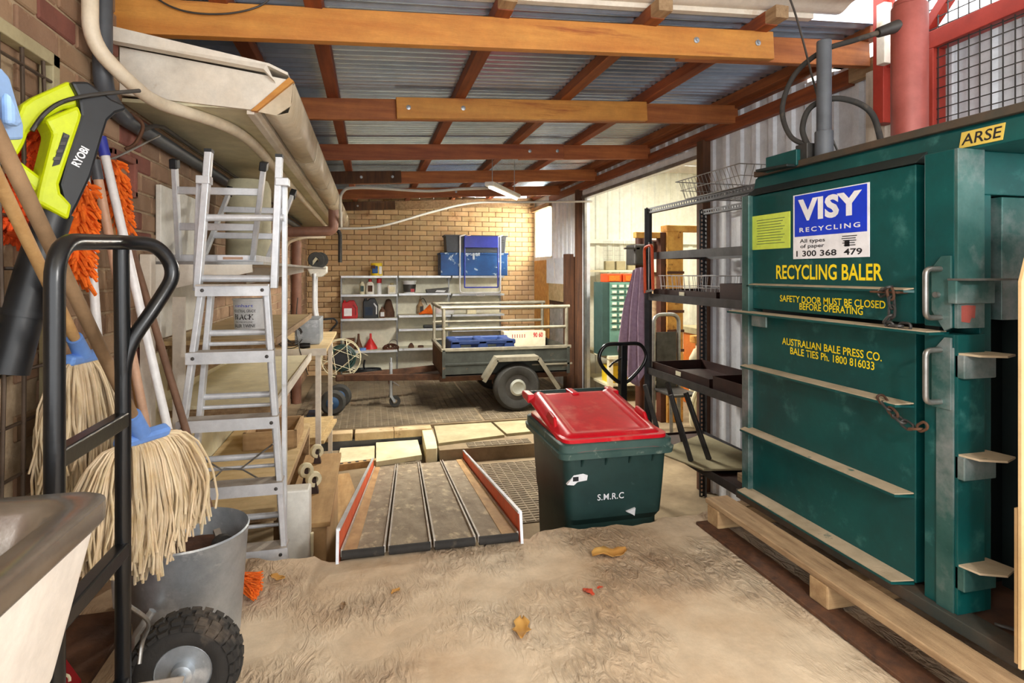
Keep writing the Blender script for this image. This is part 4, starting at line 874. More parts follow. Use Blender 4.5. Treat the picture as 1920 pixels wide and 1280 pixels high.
# ================================================================== sheets and mats covering the low floor
def clipq(q, ax, lim, s):
    out = []
    for i in range(len(q)):
        a, b = q[i], q[(i+1) % len(q)]; da, db = s*(lim-a[ax]), s*(lim-b[ax])
        if da >= 0: out.append(a)
        if da*db < 0: out.append(a+(b-a)*(da/(da-db)))
    return out
def slabq(name, lab, cat, pts, z, th, m, grp=None, bev=.003, ymax=None, ymin=None, xmax=None):
    q = [atZ(x, y, z) for x, y in pts]
    if ymax: q = clipq(q, 1, ymax, 1)
    if ymin: q = clipq(q, 1, ymin, -1)
    if xmax: q = clipq(q, 0, xmax, 1)
    return tag(MB().prism(q, (0, 0, th)).o(name, m, bev=bev), lab, cat, grp)
def ribmat(name, lab, x0, x1, y0, y1, z, rot=0, m='rubber_mat', grp=None, rows=True):
    t_ = T(name, lab, 'mat', ((x0+x1)/2, (y0+y1)/2, z), rot, grp); w_, d_ = x1-x0, y1-y0
    MB().box((0, 0, .004), (w_, d_, .008)).o('base', m, t_, world=False, bev=.002); mb = MB(); n = int(d_/.045)
    k = int(w_/.075)
    for i in range(n):
        for j in range(k): mb.box((-w_/2+(j+.5)*w_/k, -d_/2+(i+.5)*d_/n, .010), (w_/k*.82, d_/n*.45, .006))
    o = mb.o('tread', m, t_, world=False); o['kind'] = 'stuff'; return t_
slabq('cream_sheet', 'stained cream panel lying nearest the ramp on the low floor', 'panel', [(705, 820), (786, 812), (800, 860), (705, 875)], PZ+.012, .05, 'sheet_cream', ymax=6.378, xmax=.50)
slabq('cream_sheet', 'paler square cream panel against the grey strip below the kerb bricks', 'panel', [(640, 838), (703, 832), (703, 865), (630, 873)], PZ, .03, 'sheet_cream', ymax=6.378)
slabq('cement_sheet', 'cement sheet panel beside the rear mats with a chipped corner', 'panel', [(812, 795), (902, 779), (946, 820), (822, 836)], BZ-.0455, .03, 'cement_sheet', ymax=6.515)
slabq('cement_sheet', 'cement sheet panel half hidden behind the bin', 'panel', [(905, 778), (985, 770), (1010, 812), (950, 818)], BZ-.0455, .03, 'cement_sheet', ymax=6.515)
slabq('cream_block', 'cream painted block wedged against the cement sheet', 'block', [(790, 800), (811, 797), (820, 838), (803, 860)], BZ-.02, -.16, 'sheet_cream', ymax=6.378, ymin=5.69, xmax=.657)
slabq('plywood_sheet', 'brown plywood sheet on the low floor left of the ramp', 'panel', [(600, 896), (655, 890), (690, 1000), (600, 1010)], PZ, .02, 'ramp_ply')
ribmat('rubber_mat', 'small ribbed rubber mat between the ramp and the cream panels', .09, .50, 5.70, 6.05, PZ, .0); ribmat('rubber_mat', 'worn ribbed rubber mat on the low floor left of the bin', .97, 1.62, 4.2, 5.58, PZ, 0)
ribmat('rubber_mat', 'ribbed rubber mat on the low step behind the worn one', .95, 1.6, 5.72, 5.87, BZ-.045, 0)
t_ = T('perforated_timber', 'pale perforated timber batten in front of the cream panels', 'batten', (.1, 5.7, PZ)); q0, q1 = atZ(600, 880, PZ+.03), atZ(708, 866, PZ+.03); MB().beam(q0, q1, .06, .06).o('batten', 'ramp_ply', t_)
for i in range(7): c = L2(q0, q1, (i+.7)/7.4); MB().cyl(c+V(0, 0, .028), c+V(0, 0, .0315), .018, n=10).o('hole', 'rubber', t_)
ribmat('rubber_mat', 'large ribbed rubber mat under the trailer drawbar', -.85, 1.25, 6.55, 9.3, BZ, 0); ribmat('rubber_mat', 'ribbed rubber mat under the trailer wheel', 1.28, 2.68, 6.55, 9.0, BZ, 0)

# ================================================================== box trailer
tr = T('box_trailer', 'grey box trailer with pipe rails and a mudguard in front of the shelves', 'trailer', (1.6, 7.5, BZ))
X0, X1, TY0, TY1, Z0, Z1 = .84, 2.46, 7.0, 8.1, -.06, .26
MB().bb((X0, TY0, Z0), (X1, TY0+.02, Z1)).o('side_panel', 'trailer', tr, bev=.004); MB().bb((X0, TY1-.02, Z0), (X1, TY1, Z1)).o('side_panel', 'trailer', tr, bev=.004); MB().bb((X0, TY0, Z0), (X0+.02, TY1, Z1)).o('front_panel', 'rust', tr, bev=.004); MB().bb((X1-.02, TY0, Z0), (X1, TY1, Z1)).o('tailgate', 'trailer', tr, bev=.004)
MB().bb((X0, TY0, Z0), (X1, TY1, Z0+.02)).o('tray_floor', 'trailer_in', tr)
for y in (TY0-.012, TY1-.02): MB().bb((X0-.01, y, Z1-.02), (X1+.02, y+.035, Z1+.018)).o('top_rail', 'trailer_rail', tr, bev=.004)
MB().bb((X0-.015, TY0, Z1-.02), (X0+.025, TY1, Z1+.018)).o('top_rail', 'trailer_rail', tr, bev=.004); MB().bb((X0, TY0-.008, .07), (X1, TY0, .095)).o('pressing', 'trailer', tr, bev=.003)
for x in (X0+.02, X1-.02): MB().bb((x-.02, TY0-.012, Z0-.02), (x+.02, TY0+.01, Z1)).o('corner_stay', 'trailer', tr, bev=.003)
MB().bb((X1-.5, TY0-.012, .035), (X1+.03, TY0, .055)).o('pressing', 'trailer_rail', tr)
for y in (TY0+.01, TY1-.02):
    for x in (X0+.02, X1-.04): MB().cyl((x, y, Z1), (x, y, .765), .022, n=12).o('rail_post', 'trailer_rail', tr, sm=40)
    MB().cyl((X0-.01, y, .765), (X1, y, .765), .024, n=12).o('pipe_rail', 'trailer_rail', tr, sm=40); MB().cyl((X0, y, .51), (X1-.04, y, .51), .02, n=12).o('pipe_rail', 'trailer_rail', tr, sm=40)
MB().cyl((X0, TY0, .765), (X0, TY1, .765), .022, n=12).o('pipe_rail', 'trailer_rail', tr, sm=40)
wx, wz = 1.735, BZ+.3035
for y in (TY0-.19, TY1+.05):
    w_ = MB().lathe([(.14, .02), (.17, .0), (.25, 0), (.283, .03), (.29, .06), (.29, .11), (.283, .14), (.25, .165), (.14, .15)], (wx, y, wz), 36, (0, 1, 0)).o('tyre', 'tyre', tr, sm=35)
    MB().lathe([(.165, .01), (.155, .045), (.09, .03), (.085, .01), (.03, 0), (0, 0)], (wx, y, wz), 30, (0, 1, 0)).o('rim', 'steel_dark', w_, sm=35); MB().lathe([(.10, .0), (.098, -.016), (.075, -.024), (.06, -.018), (0, -.018)], (wx, y+.012, wz), 26, (0, 1, 0)).o('hub_cap', 'hub', w_, sm=35)
MB().cyl((wx, TY0-.1, wz), (wx, TY1+.1, wz), .022).o('axle', 'rust', tr)
MB().bb((wx-.25, TY0+.1, wz), (wx+.3, TY0+.16, Z0)).o('spring_hanger', 'rust', tr)
for y0 in (TY0-.20, TY1):
    pts = [(wx-.42, .0-.09+.0, 0), (wx-.26, .165, 0), (wx+.26, .165, 0), (wx+.52, -.22, 0)]
    pl = [V(a, y0, b) for a, b, _ in pts]+[V(a, y0, b+.014) for a, b, _ in pts[::-1]]
    mb = MB()
    for i in range(3): mb.prism([V(pts[i][0], y0, pts[i][1]), V(pts[i+1][0], y0, pts[i+1][1]), V(pts[i+1][0], y0, pts[i+1][1]+.012), V(pts[i][0], y0, pts[i][1]+.012)], (0, .20, 0))
    mb.o('mudguard', 'trailer_rail', tr)
    for i in range(3): MB().beam(V(pts[i][0], y0-.002, pts[i][1]-.015), V(pts[i+1][0], y0-.002, pts[i+1][1]-.015), .004, .05, (0, 0, 1)).o('mudguard_lip', 'trailer_rail', tr)
MB().beam((X0+.3, TY0+.12, Z0-.03), (-.33, 7.55, -.12), .05, .075).o('draw_bar', 'rust', tr, bev=.003); MB().beam((X0+.3, TY1-.12, Z0-.03), (-.33, 7.57, -.12), .05, .075).o('draw_bar', 'rust', tr, bev=.003); MB().bb((-.42, 7.52, -.16), (-.25, 7.6, -.08)).o('coupling', 'rust', tr, bev=.015); MB().bb((X0-.02, TY0+.05, Z0-.07), (X1, TY0+.10, Z0)).o('chassis_rail', 'rust', tr)
jx, jy = .25, 7.42
MB().cyl((jx, jy, BZ+.14), (jx, jy, .07), .021, n=12).o('jockey_tube', 'galv', tr, sm=40); MB().cyl((jx, jy, .07), (jx, jy, .13), .012).o('jockey_screw', 'galv', tr, sm=40); jw = MB().lathe([(.03, -.02), (.065, -.022), (.07, -.01), (.07, .01), (.065, .022), (.03, .02)], (jx+.05, jy, BZ+.085), 20, (0, 1, 0)).o('jockey_wheel', 'tyre', tr, sm=40); MB().beam((jx, jy-.03, BZ+.16), (jx+.05, jy-.03, BZ+.08), .006, .03).o('fork', 'galv', jw); MB().beam((jx, jy+.03, BZ+.16), (jx+.05, jy+.03, BZ+.08), .006, .03).o('fork', 'galv', jw); MB().cyl((jx+.02, jy, -.17), (jx+.10, jy-.02, -.22), .008).o('clamp_handle', 'steel', tr); MB().bb((jx-.03, jy, -.20), (jx+.03, jy+.12, -.10)).o('jockey_clamp', 'rust', tr)
# load in the trailer
bp2 = T('plastic_crate', 'blue plastic crate lying in the trailer tray', 'crate', (1.35, 7.3, Z0+.02))
for x in (1.02, 1.36, 1.70): MB().prism([(x-.09, 7.10, Z0+.02), (x+.09, 7.10, Z0+.02), (x+.06, 7.10, .355), (x-.06, 7.10, .355)], (0, .5, 0)).o('leg_block', 'blue_pallet', bp2, bev=.02)
MB().bb((.96, 7.10, .30), (1.78, 7.16, .36)).o('rim', 'blue_pallet', bp2, bev=.015); MB().bb((.96, 7.54, .30), (1.78, 7.60, .36)).o('rim', 'blue_pallet', bp2, bev=.015); MB().bb((.95, 7.12, Z0+.02), (1.76, 7.58, Z0+.06)).o('base', 'blue_pallet', bp2, bev=.01); MB().bb((.96, 7.105, .21), (1.78, 7.125, .27)).o('side_slat', 'blue_pallet', bp2)
ct = T('printed_carton', 'long white carton with red print standing at the trailer tail', 'box', (2.0, 7.9, Z0+.02)); MB().bb((1.80, 7.85, Z0+.02), (2.40, 8.05, .37)).o('body', 'carton_white', ct, bev=.004)
text('90 60', 'red_plastic', frame((2.29, 7.849, .32), (1, 0, 0), (0, 0, 1)), .14, .07, ct, off=.03)
for i in range(6): MB().box((1.92+i*.035, 7.849, .31), (.012, .003, .05)).o('printed_bar', 'red_cyl', ct)

# ================================================================== shelving on the back wall
sv = T('steel_shelving', 'cream steel wall shelving with slotted uprights on the brick back wall', 'shelving', (.87, 9.75, BZ))
UX = (-.46, .435, 1.30, 2.20); SB, SF = 9.90, 9.52
def sl(z): return z
bays = [(1.14, .845, .46, -.05, -.45), (1.14, .855, .50, .28, -.035), (1.14, .84, .50, .25)]
for i in range(3):
    MB().bb((UX[i]+.01, SB+.0, -.42 if i < 2 else .05), (UX[i+1]-.01, SB+.012, 1.13)).o('back_panel', 'cream_shelf', sv)
    for z in bays[i]:
        s_ = MB().bb((UX[i]+.012, SF, z-.004), (UX[i+1]-.012, SB, z)).o('shelf', 'cream_shelf', sv); MB().bb((UX[i]+.012, SF-.003, z-.032), (UX[i+1]-.012, SF, z+.003)).o('shelf_lip', 'alu', s_)
        for x in (UX[i]+.03, UX[i+1]-.03): MB().prism([(x, SB, z-.005), (x, SF+.1, z-.005), (x, SB, z-.10)], (.003, 0, 0)).o('bracket', 'alu', s_)
for x in UX: MB().bb((x-.012, SB-.02, -.5 if x < 1.2 else .0), (x+.012, SB+.08, 1.14)).o('upright', 'steel', sv)
for x in UX[:2]+UX[2:3]: MB().bb((x-.02, SF+.01, BZ), (x+.02, SF+.05, -.45) if x < 1 else (x+.02, SF+.05, -.1)).o('foot', 'alu', sv)
MB().bb((UX[0], SF, -.485), (UX[2], SB, -.46)).o('base_shelf', 'rack_brown', sv)
def px_x(x): return atY(x, 560, 9.62).x
YS = 9.64
def item(name, lab, cat, x, z): return T(name, lab, cat, (px_x(x), YS, z))
def lath(o, nm, prof, m, x, z, sx=1, sy=1, n=18): return MB().lathe(prof, (px_x(x), YS, z), n, None, sx, sy).o(nm, m, o, sm=40)
zz = 1.1402
o = item('paint_tin', 'yellow paint tin with coloured label on the top shelf', 'tin', 706, zz); lath(o, 'tin', [(.088, 0), (.09, .005), (.09, .20), (.086, .205), (0, .205)], 'yellow', 706, zz); MB().box((px_x(703), YS-.075, zz+.10), (.09, .045, .12)).o('label', 'blue_chest', o, bev=.01); MB().box((px_x(700), YS-.082, zz+.14), (.075, .035, .06)).o('label', 'rust', o, bev=.01); MB().box((px_x(713), YS-.082, zz+.09), (.05, .03, .13)).o('label', 'sign_white', o, bev=.01)
zz = .8452
o = item('spray_can', 'small cream aerosol can on the second shelf', 'can', 679, zz); lath(o, 'can', [(.042, 0), (.042, .16), (.025, .175), (.022, .20), (0, .20)], 'cream', 679, zz); MB().box((px_x(679), YS-.036, zz+.09), (.05, .016, .09)).o('label', 'cab_dark', o)
o = item('oil_bottle', 'white oil bottle with red cap on the second shelf', 'bottle', 694, zz); lath(o, 'body', [(.055, 0), (.06, .01), (.06, .12), (.05, .17), (.022, .20), (.022, .215)], 'white_plastic', 694, zz, 1.1, .6); lath(o, 'cap', [(.026, .2), (.026, .245), (0, .247)], 'red_plastic', 694, zz); MB().box((px_x(694), YS-.036, zz+.09), (.07, .006, .10)).o('label', 'rust', o)
o = item('spray_can', 'silver aerosol can with a red cap on the second shelf', 'can', 711, zz); lath(o, 'can', [(.038, 0), (.038, .17), (.03, .18)], 'bucket_white', 711, zz); lath(o, 'cap', [(.039, .178), (.039, .25), (.03, .255), (0, .255)], 'red_plastic', 711, zz)
o = item('square_bottle', 'pale square bottle by the shelf upright', 'bottle', 735, zz); MB().box((px_x(735), YS, zz+.075), (.13, .1, .15)).o('body', 'white_plastic', o, bev=.015); lath(o, 'cap', [(.03, .15), (.03, .18), (0, .182)], 'cement_sheet', 735, zz); MB().box((px_x(735), YS-.051, zz+.075), (.09, .003, .09)).o('label', 'cream', o)
zz = .8552
o = item('paint_bucket', 'small dark plastic bucket with a pale rim on the second shelf', 'bucket', 768, zz); lath(o, 'pail', [(.09, 0), (.105, .19), (.112, .19), (.112, .205), (0, .205)], 'bucket_white', 768, zz, n=22); MB().lathe([(.0935, .02), (.106, .145)], (px_x(768), YS, zz), 22).o('label', 'steel_dark', o, sm=40); MB().box((px_x(773), YS-.098, zz+.05), (.06, .02, .05)).o('label', 'red_plastic', o)
o = item('dust_pan_tray', 'dark paint tray with white smears on the second shelf', 'tray', 820, zz); MB().prism([(px_x(800), YS-.1, zz), (px_x(838), YS-.1, zz), (px_x(841), YS-.1, zz+.09), (px_x(798), YS-.1, zz+.06)], (0, .16, 0)).o('tray', 'steel_dark', o, bev=.006); MB().prism([(px_x(815), YS-.104, zz+.02), (px_x(832), YS-.104, zz+.015), (px_x(835), YS-.104, zz+.045), (px_x(818), YS-.104, zz+.05)], (0, .003, 0)).o('smear', 'bucket_white', o)
zz = .4602
def jerry(lab, x, w_, h_, m, m2, cap):
    o = item('oil_container', lab, 'oil can', x, zz); X = px_x(x)
    out = [(-w_/2, 0), (w_/2, 0), (w_/2, h_*.62), (w_*.28, h_), (-w_*.05, h_), (-w_*.18, h_*.9), (-w_*.46, h_*.9), (-w_/2, h_*.8)]
    MB().prism([(X+a, YS-.06, zz+b) for a, b in out], (0, .12, 0)).o('body', m, o, bev=.014); MB().prism([(X+w_*.22, YS-.063, zz+h_*.78), (X+w_*.42, YS-.063, zz+h_*.6), (X+w_*.42, YS-.063, zz+h_*.2), (X+w_*.34, YS-.063, zz+h_*.2), (X+w_*.34, YS-.063, zz+h_*.55), (X+w_*.18, YS-.063, zz+h_*.72)], (0, .004, 0)).o('grip', m2, o)
    MB().box((X-w_*.12, YS-.062, zz+h_*.36), (w_*.5, .004, h_*.42)).o('label', 'sign_white' if cap else 'blue_dark', o); MB().cyl((X-w_*.34, YS, zz+h_*.88), (X-w_*.34, YS, zz+h_*1.0), .022).o('cap', m, o, sm=40); return o
jerry('red plastic oil container with white label on the middle shelf', 656, .24, .29, 'red_plastic', 'dark_red', 1); jerry('black and white oil container on the middle shelf', 695, .24, .32, 'black_plastic', 'bucket_white', 0)
o = item('oil_bottle', 'small dark bottle with pale label on the middle shelf', 'bottle', 717, zz); lath(o, 'body', [(.045, 0), (.05, .1), (.03, .14), (.018, .15), (.018, .18), (0, .18)], 'brown_plastic', 717, zz, 1, .6); MB().box((px_x(717), YS-.03, zz+.06), (.06, .006, .07)).o('label', 'bucket_white', o)
o = item('rag_bundle', 'grey-brown rag bundle slumped on the middle shelf', 'rag', 730, zz); MB().lathe([(.10, 0), (.10, .08), (.07, .18), (.05, .26), (.035, .29), (0, .30)], (px_x(729), YS+.145, zz), 12, None, 1, .7).o('cloth', 'rust', o, sm=60)
zz = .5002
YS = 9.83
o = item('oil_gun', 'amber oil squirter bottle with a long spout on the middle shelf', 'bottle', 790, zz); lath(o, 'body', [(.055, 0), (.055, .14), (.03, .18), (.022, .20), (.02, .24), (.006, .25), (.004, .33)], 'timber_pale', 790, zz); MB().box((px_x(792), YS-.05, zz+.08), (.05, .015, .10)).o('label', 'ink', o); MB().tube(bez([(px_x(790), YS, zz+.22), (px_x(796), YS, zz+.26), (px_x(803), YS, zz+.15)], 6), .006, 6).o('nozzle_hose', 'ink', o)
YS = 9.64
o = item('orange_funnel', 'orange funnel lying on the middle shelf', 'funnel', 802, zz); MB().lathe([(.012, -.16), (.03, -.06), (.085, .05), (.09, .06)], (px_x(803), 9.63, zz+.0672), 18, (1, 0, .354), cap=False).o('cone', 'orange_soft', o, sm=60, solid=.004)
tag(MB().box((px_x(884), YS, zz+.05), (.16, .1, .10)).o('cream_box', 'cream', bev=.01), 'small cream box on the middle shelf behind the trailer rail', 'box')
o = item('cloth_bag', 'white cloth sack lying on the middle shelf', 'sack', 828, zz); MB().lathe([(.16, 0), (.18, .05), (.14, .13), (.05, .17), (0, .175)], (px_x(835), 9.775, zz), 16, None, 1, .6).o('sack', 'bucket_white', o, sm=60)
tag(MB().box((px_x(813), YS, .2802+.025), (.34, .12, .05)).o('tool_case', 'black_plastic', bev=.012), 'flat black tool case on the narrow shelf', 'case')
zz = -.0498
o = item('plant_pot', 'brown plastic pot on the lower shelf', 'pot', 655, zz); lath(o, 'pot', [(.065, 0), (.08, .16), (.085, .16), (.085, .19), (.075, .19), (.06, .02)], 'brown_plastic', 655, zz)
for x, m_, r_, lab in ((672, 'brown_plastic', .07, 'brown narrow funnel upside down on the lower shelf'), (695, 'red_funnel', .11, 'red funnel upside down on the lower shelf')):
    o = item('funnel', lab, 'funnel', x, zz); lath(o, 'cone', [(r_, 0), (r_*.98, .02), (r_*.45, .12), (.02, .17), (.016, .25), (0, .25)], m_, x, zz).location.y += .13
o = item('blue_lid', 'round blue jar lid at the front of the lower shelf', 'lid', 680, zz); MB().lathe([(.055, 0), (.055, .035), (.048, .04), (0, .04)], (px_x(680), 9.585, zz), 20).o('lid', 'mop_blue', o, sm=40)
o = item('cable_heap', 'dark heap of leather straps and cable on the lower shelf', 'straps', 728, zz); mb = MB()
for i in range(7): a_ = i*.9; mb.tube(arc((px_x(724+i*2), YS-.02+.01*i, zz+.022+.008*(i % 3)), .05+.008*i, a_, a_+4.6, (1, 0, 0), (0, 1, .35), 14), .012, 6)
mb.o('straps', 'machine_brown', o, sm=60); MB().tube(arc((px_x(738), YS, zz+.08), .07, 0, 2*PI, (1, 0, 0), (0, .2, 1), 20)[:-1], .004, 6, closed=True).o('ring', 'steel_dark', o, sm=60)
zz = -.0348
for x, lab in ((771, 'small rusty fitting with a pale tip on the lower shelf'), (789, 'flat brown leather ring on the lower shelf')):
    o = item('fitting', lab, 'fitting', x, zz); MB().lathe([(.05, 0), (.045, .03), (.02, .07) if x < 780 else (.03, .03), (0, .08) if x < 780 else (0, .035)], (px_x(x), YS, zz), 12).o('body', 'rust', o, sm=50)
o = item('cable_coil', 'coil of black hose on the bottom shelf', 'hose', 690, -.46); mb = MB()
for i in range(5): mb.tube(arc((px_x(688), 9.66, -.44+.02*i), .26-.012*i, 0, 2*PI, (1, 0, 0), (0, .5, 0), 26)[:-1], .011, 6, closed=True)
mb.tube(bez([(px_x(684), 9.6, -.36), (px_x(682), 9.58, -.30), (px_x(684), 9.58, -.20)], 6), .015, 6); mb.o('coil', 'black_plastic', o, sm=60)
# chest, crate and folded camp-chair frame on the top shelf
c0, c1 = 1.115, 2.235
bc = T('metal_chest', 'chipped blue metal chest on the top shelf', 'chest', (1.67, 9.68, 1.1432)); MB().bb((c0, 9.48, 1.1432), (c1, 9.88, 1.49)).o('body', 'blue_chest', bc, bev=.006); MB().bb((c0-.012, 9.47, 1.485), (c1+.012, 9.885, 1.52)).o('lid', 'blue_chest', bc, bev=.006); MB().box((1.655, 9.468, 1.46), (.035, .02, .11)).o('hasp', 'galv', bc, bev=.003)
gc = T('grey_crate', 'grey plastic storage crate stacked on the blue chest', 'crate', (1.7, 9.7, 1.5202)); MB().prism([(1.22, 9.55, 1.5202), (2.21, 9.55, 1.5202), (2.23, 9.53, 1.80), (1.20, 9.53, 1.80)], (0, .3, 0)).o('body', 'pvc_grey', gc, bev=.012); MB().bb((1.18, 9.52, 1.79), (2.25, 9.85, 1.815)).o('rim', 'pvc_grey', gc, bev=.006)
for z in (1.70, 1.735): MB().box((2.16, 9.533, z), (.06, .008, .012)).o('grip_slot', 'ink', gc)
fc = T('folding_chair', 'folded camp chair with blue cloth and white tube frame hanging before the chest', 'chair', (1.7, 9.40, .83))
xa, xb, xc, xd = px_x(859), px_x(933), px_x(867), px_x(928); yf = 9.41
MB().tube(fillet([(xa, yf, 1.79), (xa, yf, .862), (xb, yf, .862), (xb, yf, 1.79)], .05), .013, 8).o('outer_frame', 'handle_white', fc, sm=60); MB().tube(fillet([(xc, yf-.03, 1.78), (xc, yf-.03, .95), (xd, yf-.03, .95), (xd, yf-.03, 1.78)], .01), .011, 8).o('inner_frame', 'blue_frame', fc, sm=60)
MB().bb((xc-.005, yf-.045, 1.60), (xd+.005, yf-.015, 1.79)).o('cloth_back', 'blue_frame', fc, bev=.008); MB().tube(fillet([((xa+xb)/2-.06, yf, .86), ((xa+xb)/2-.06, yf, .81), ((xa+xb)/2+.07, yf, .81), ((xa+xb)/2+.07, yf, .86)], .01), .006, 6).o('foot_loop', 'handle_white', fc, sm=60)
for x, m_ in ((xa, 'handle_white'), (xc+.03, 'handle_pink'), (xb-.04, 'handle_white')): MB().beam((x, yf, 1.785), (x+.11, yf+.15, 1.82), .035, .015).o('arm_rest', m_, fc, bev=.004)
# panels and papers on the right wall near the window
tag(MB().bb((XR-.03, 9.1, BZ), (XR-.0003, 9.9, 1.3995)).o('osb_sheet', 'osb'), 'orange chipboard sheet standing against the wall under the window', 'panel'); tag(MB().bb((XR-.03, 8.25, .75), (XR-.0003, 9.05, 1.35)).o('plywood_sheet', 'plywood'), 'tan plywood panel fixed to the wall by the window', 'panel')
for y0, y1, lab in ((8.75, 9.15, 'white paper sheet pinned to the plywood panel next to the window'), (8.30, 8.72, 'white paper sheet pinned to the plywood panel next to the dark post')): tag(MB().bb((XR-.036, y0, 1.02), (XR-.0302, y1, 1.42)).o('paper_sheet', 'paper'), lab, 'paper')
tag(MB().bb((XR-.025, 8.1, BZ), (XR-.0003, 9.0, .68)).o('metal_sheet', 'galv'), 'pale grey metal sheet leaning behind the trailer tail', 'panel')
# blue-framed hand truck with silver handles
ht = T('sack_truck', 'silver and blue hand truck leaning by the brown pipes', 'hand truck', (-.5, 7.2, BZ))
for y in (7.16, 7.52):
    w_ = MB().lathe([(.06, -.04), (.12, -.045), (.145, -.025), (.15, 0), (.145, .025), (.12, .045), (.06, .04)], (-.43+(y-7.16)*.15, y, BZ+.15), 26, (0, 1, 0)).o('tyre', 'tyre', ht, sm=40); MB().lathe([(.09, -.03), (.06, -.05), (.02, -.055), (0, -.055)], (-.43+(y-7.16)*.15, y, BZ+.15), 20, (0, 1, 0)).o('hub', 'blue_hub', w_, sm=40)
for y in (7.18, 7.42):
    MB().cyl((-.60, y, BZ+.02), (-.60, y, .34), .02).o('side_tube', 'blue_dark', ht, sm=40); MB().tube(bez([(-.59, y, .40), (-.60, y, .55), (-.64, y, .75), (-.64, y, 1.17)], 6), .022, 8).o('handle_tube', 'alu', ht, sm=60); MB().cyl((-.585, y, .28), (-.59, y, .44), .026).o('grip', 'black_plastic', ht, sm=40)
MB().cyl((-.43, 7.1, BZ+.15), (-.37, 7.55, BZ+.15), .012).o('axle', 'steel', ht)
for z in (-.3, 0, .25): MB().cyl((-.60, 7.18, z), (-.60, 7.42, z), .015).o('cross_tube', 'blue_dark', ht, sm=40)
MB().beam((-.60, 7.2, BZ+.12), (-.43, 7.2, BZ+.15), .02, .02).o('axle_stay', 'steel', ht); MB().bb((-.72, 7.15, BZ), (-.60, 7.45, BZ+.012)).o('toe_plate', 'blue_dark', ht)
MB().prism([(-.74, 7.20, 1.26), (-.50, 7.20, 1.26), (-.50, 7.20, 1.18), (-.56, 7.20, 1.13), (-.68, 7.20, 1.13)], (0, .2, 0)).o('stair_plate', 'white_plastic', ht, bev=.012)
MB().tube(fillet([(-.56, 7.3, .62), (-.42, 7.3, .63), (-.38, 7.3, .58), (-.52, 7.3, .42)], .05), .012, 6).o('side_grip', 'black_plastic', ht, sm=60)
wr_ = T('wire_reel', 'cream wire reel wound with green and black cable by the hand truck', 'cable reel', (-.34, 7.75, -.02)); ctr = V(-.36, 7.75, .10)
for q in (-.07, .07): MB().tube(arc(ctr+V(0, q, 0), .24, 0, 2*PI, (1, 0, 0), (0, 0, 1), 28)[:-1], .006, 6, closed=True).o('ring', 'cream', wr_, sm=60); mb = MB(); [mb.tube([ctr+V(.24*math.cos(a_), q, .24*math.sin(a_)), ctr+V(.24*math.cos(a_+2.4), q, .24*math.sin(a_+2.4))], .004, 5) for a_ in (0, 1.05, 2.1, 3.15, 4.2, 5.2)]; mb.o('spokes', 'cream', wr_, sm=60)
mb = MB()
for i in range(9): mb.tube(arc(ctr+V(.02*math.sin(i), -.05+.012*i, 0), .13+.012*(i % 4), 0, 2*PI, (1, 0, 0), (0, 0, 1), 22)[:-1], .008, 5, closed=True)
mb.o('cable', 'cab_dark', wr_, sm=60); MB().cyl(ctr+V(0, -.06, 0), ctr+V(0, .06, 0), .10, n=20).o('drum', 'black_plastic', wr_, sm=40); MB().beam(ctr+V(.2, -.07, .1), ctr+V(.33, -.07, .03), .005, .005).o('crank', 'cream', wr_); MB().tube([ctr+V(-.17, -.07, .17), V(-.585, 7.425, .24)], .008, 6).o('hook', 'cream', wr_)
# ================================================================== pipes, cables, lamp
def pipe(name, lab, cat, pts, r, m, fl=.08, n=12):
    return tag(MB().tube(fillet(pts, fl, 6) if fl else bez(pts, 10), r, n).o(name, m, sm=60), lab, cat)
pipe('conduit', 'white plastic pipe bending from the brick wall onto the eave soffit', 'pipe', [(-.95, 2.32, 2.37), (-.95, 2.32, 2.0), (-.865, 2.43, 1.90), (-.84, 2.60, 1.8795), (-.64, 2.93, 1.8795), (-.60, 3.3, 1.8795), (-.64, 9.4, 1.8795)], .026, 'pvc_white', .16)
pipe('drain_pipe', 'grey plastic pipe running down and along the top of the brick wall', 'pipe', [(-.955, 2.43, 2.37), (-.955, 2.43, 1.87), (-.965, 2.60, 1.82), (-.965, 9.3, 1.82)], .032, 'pvc_grey', .09)
pipe('downpipe', 'brown downpipe with an elbow below the gutter', 'pipe', [(-.40, 6.8, 1.90), (-.40, 6.8, 1.66), (-.92, 6.8, 1.64)], .055, 'pvc_brown', .07, 16)
pipe('downpipe', 'brown vertical downpipe on the brick wall behind the hand truck', 'pipe', [(-.93, 8.0, BZ), (-.93, 8.0, 1.60)], .06, 'pvc_brown', 0, 16)
pipe('conduit', 'thin white conduit on the wall beside the brown downpipe', 'pipe', [(-.981, 7.4, .9), (-.981, 7.4, 1.55), (-.80, 7.4, 1.62), (-.55, 7.6, 1.64)], .02, 'pvc_white', .08)
pipe('tap_pipe', 'steel standpipe hanging from the eave end', 'pipe', [(-.55, 9.3, 1.906), (-.45, 9.3, 1.80), (-.45, 9.3, 1.35)], .03, 'steel_dark', .05)
lx = atY(945, 357, 6.3)
lf = T('tube_light', 'white batten lamp fixture hung under the beams', 'lamp', (lx.x, 6.3, lx.z))
a_ = V(-.42, -.30, 0); MB().beam(V(*lx)-V(.26, .45, 0), V(*lx)+V(.26, .45, .0), .10, .045).o('housing', 'white_plastic', lf, bev=.008); MB().cyl(V(*lx)-V(.25, .43, .035), V(*lx)+V(.25, .43, -.035), .014).o('tube', 'tube_lit', lf, sm=40)
for s_ in (-.4, .4): MB().cyl(V(*lx)+V(.52*s_, .9*s_, .02), V(lx.x+.52*s_, 6.3+.9*s_, zb(lx.x+.52*s_)+.214), .004, n=6).o('hanger', 'steel', lf)
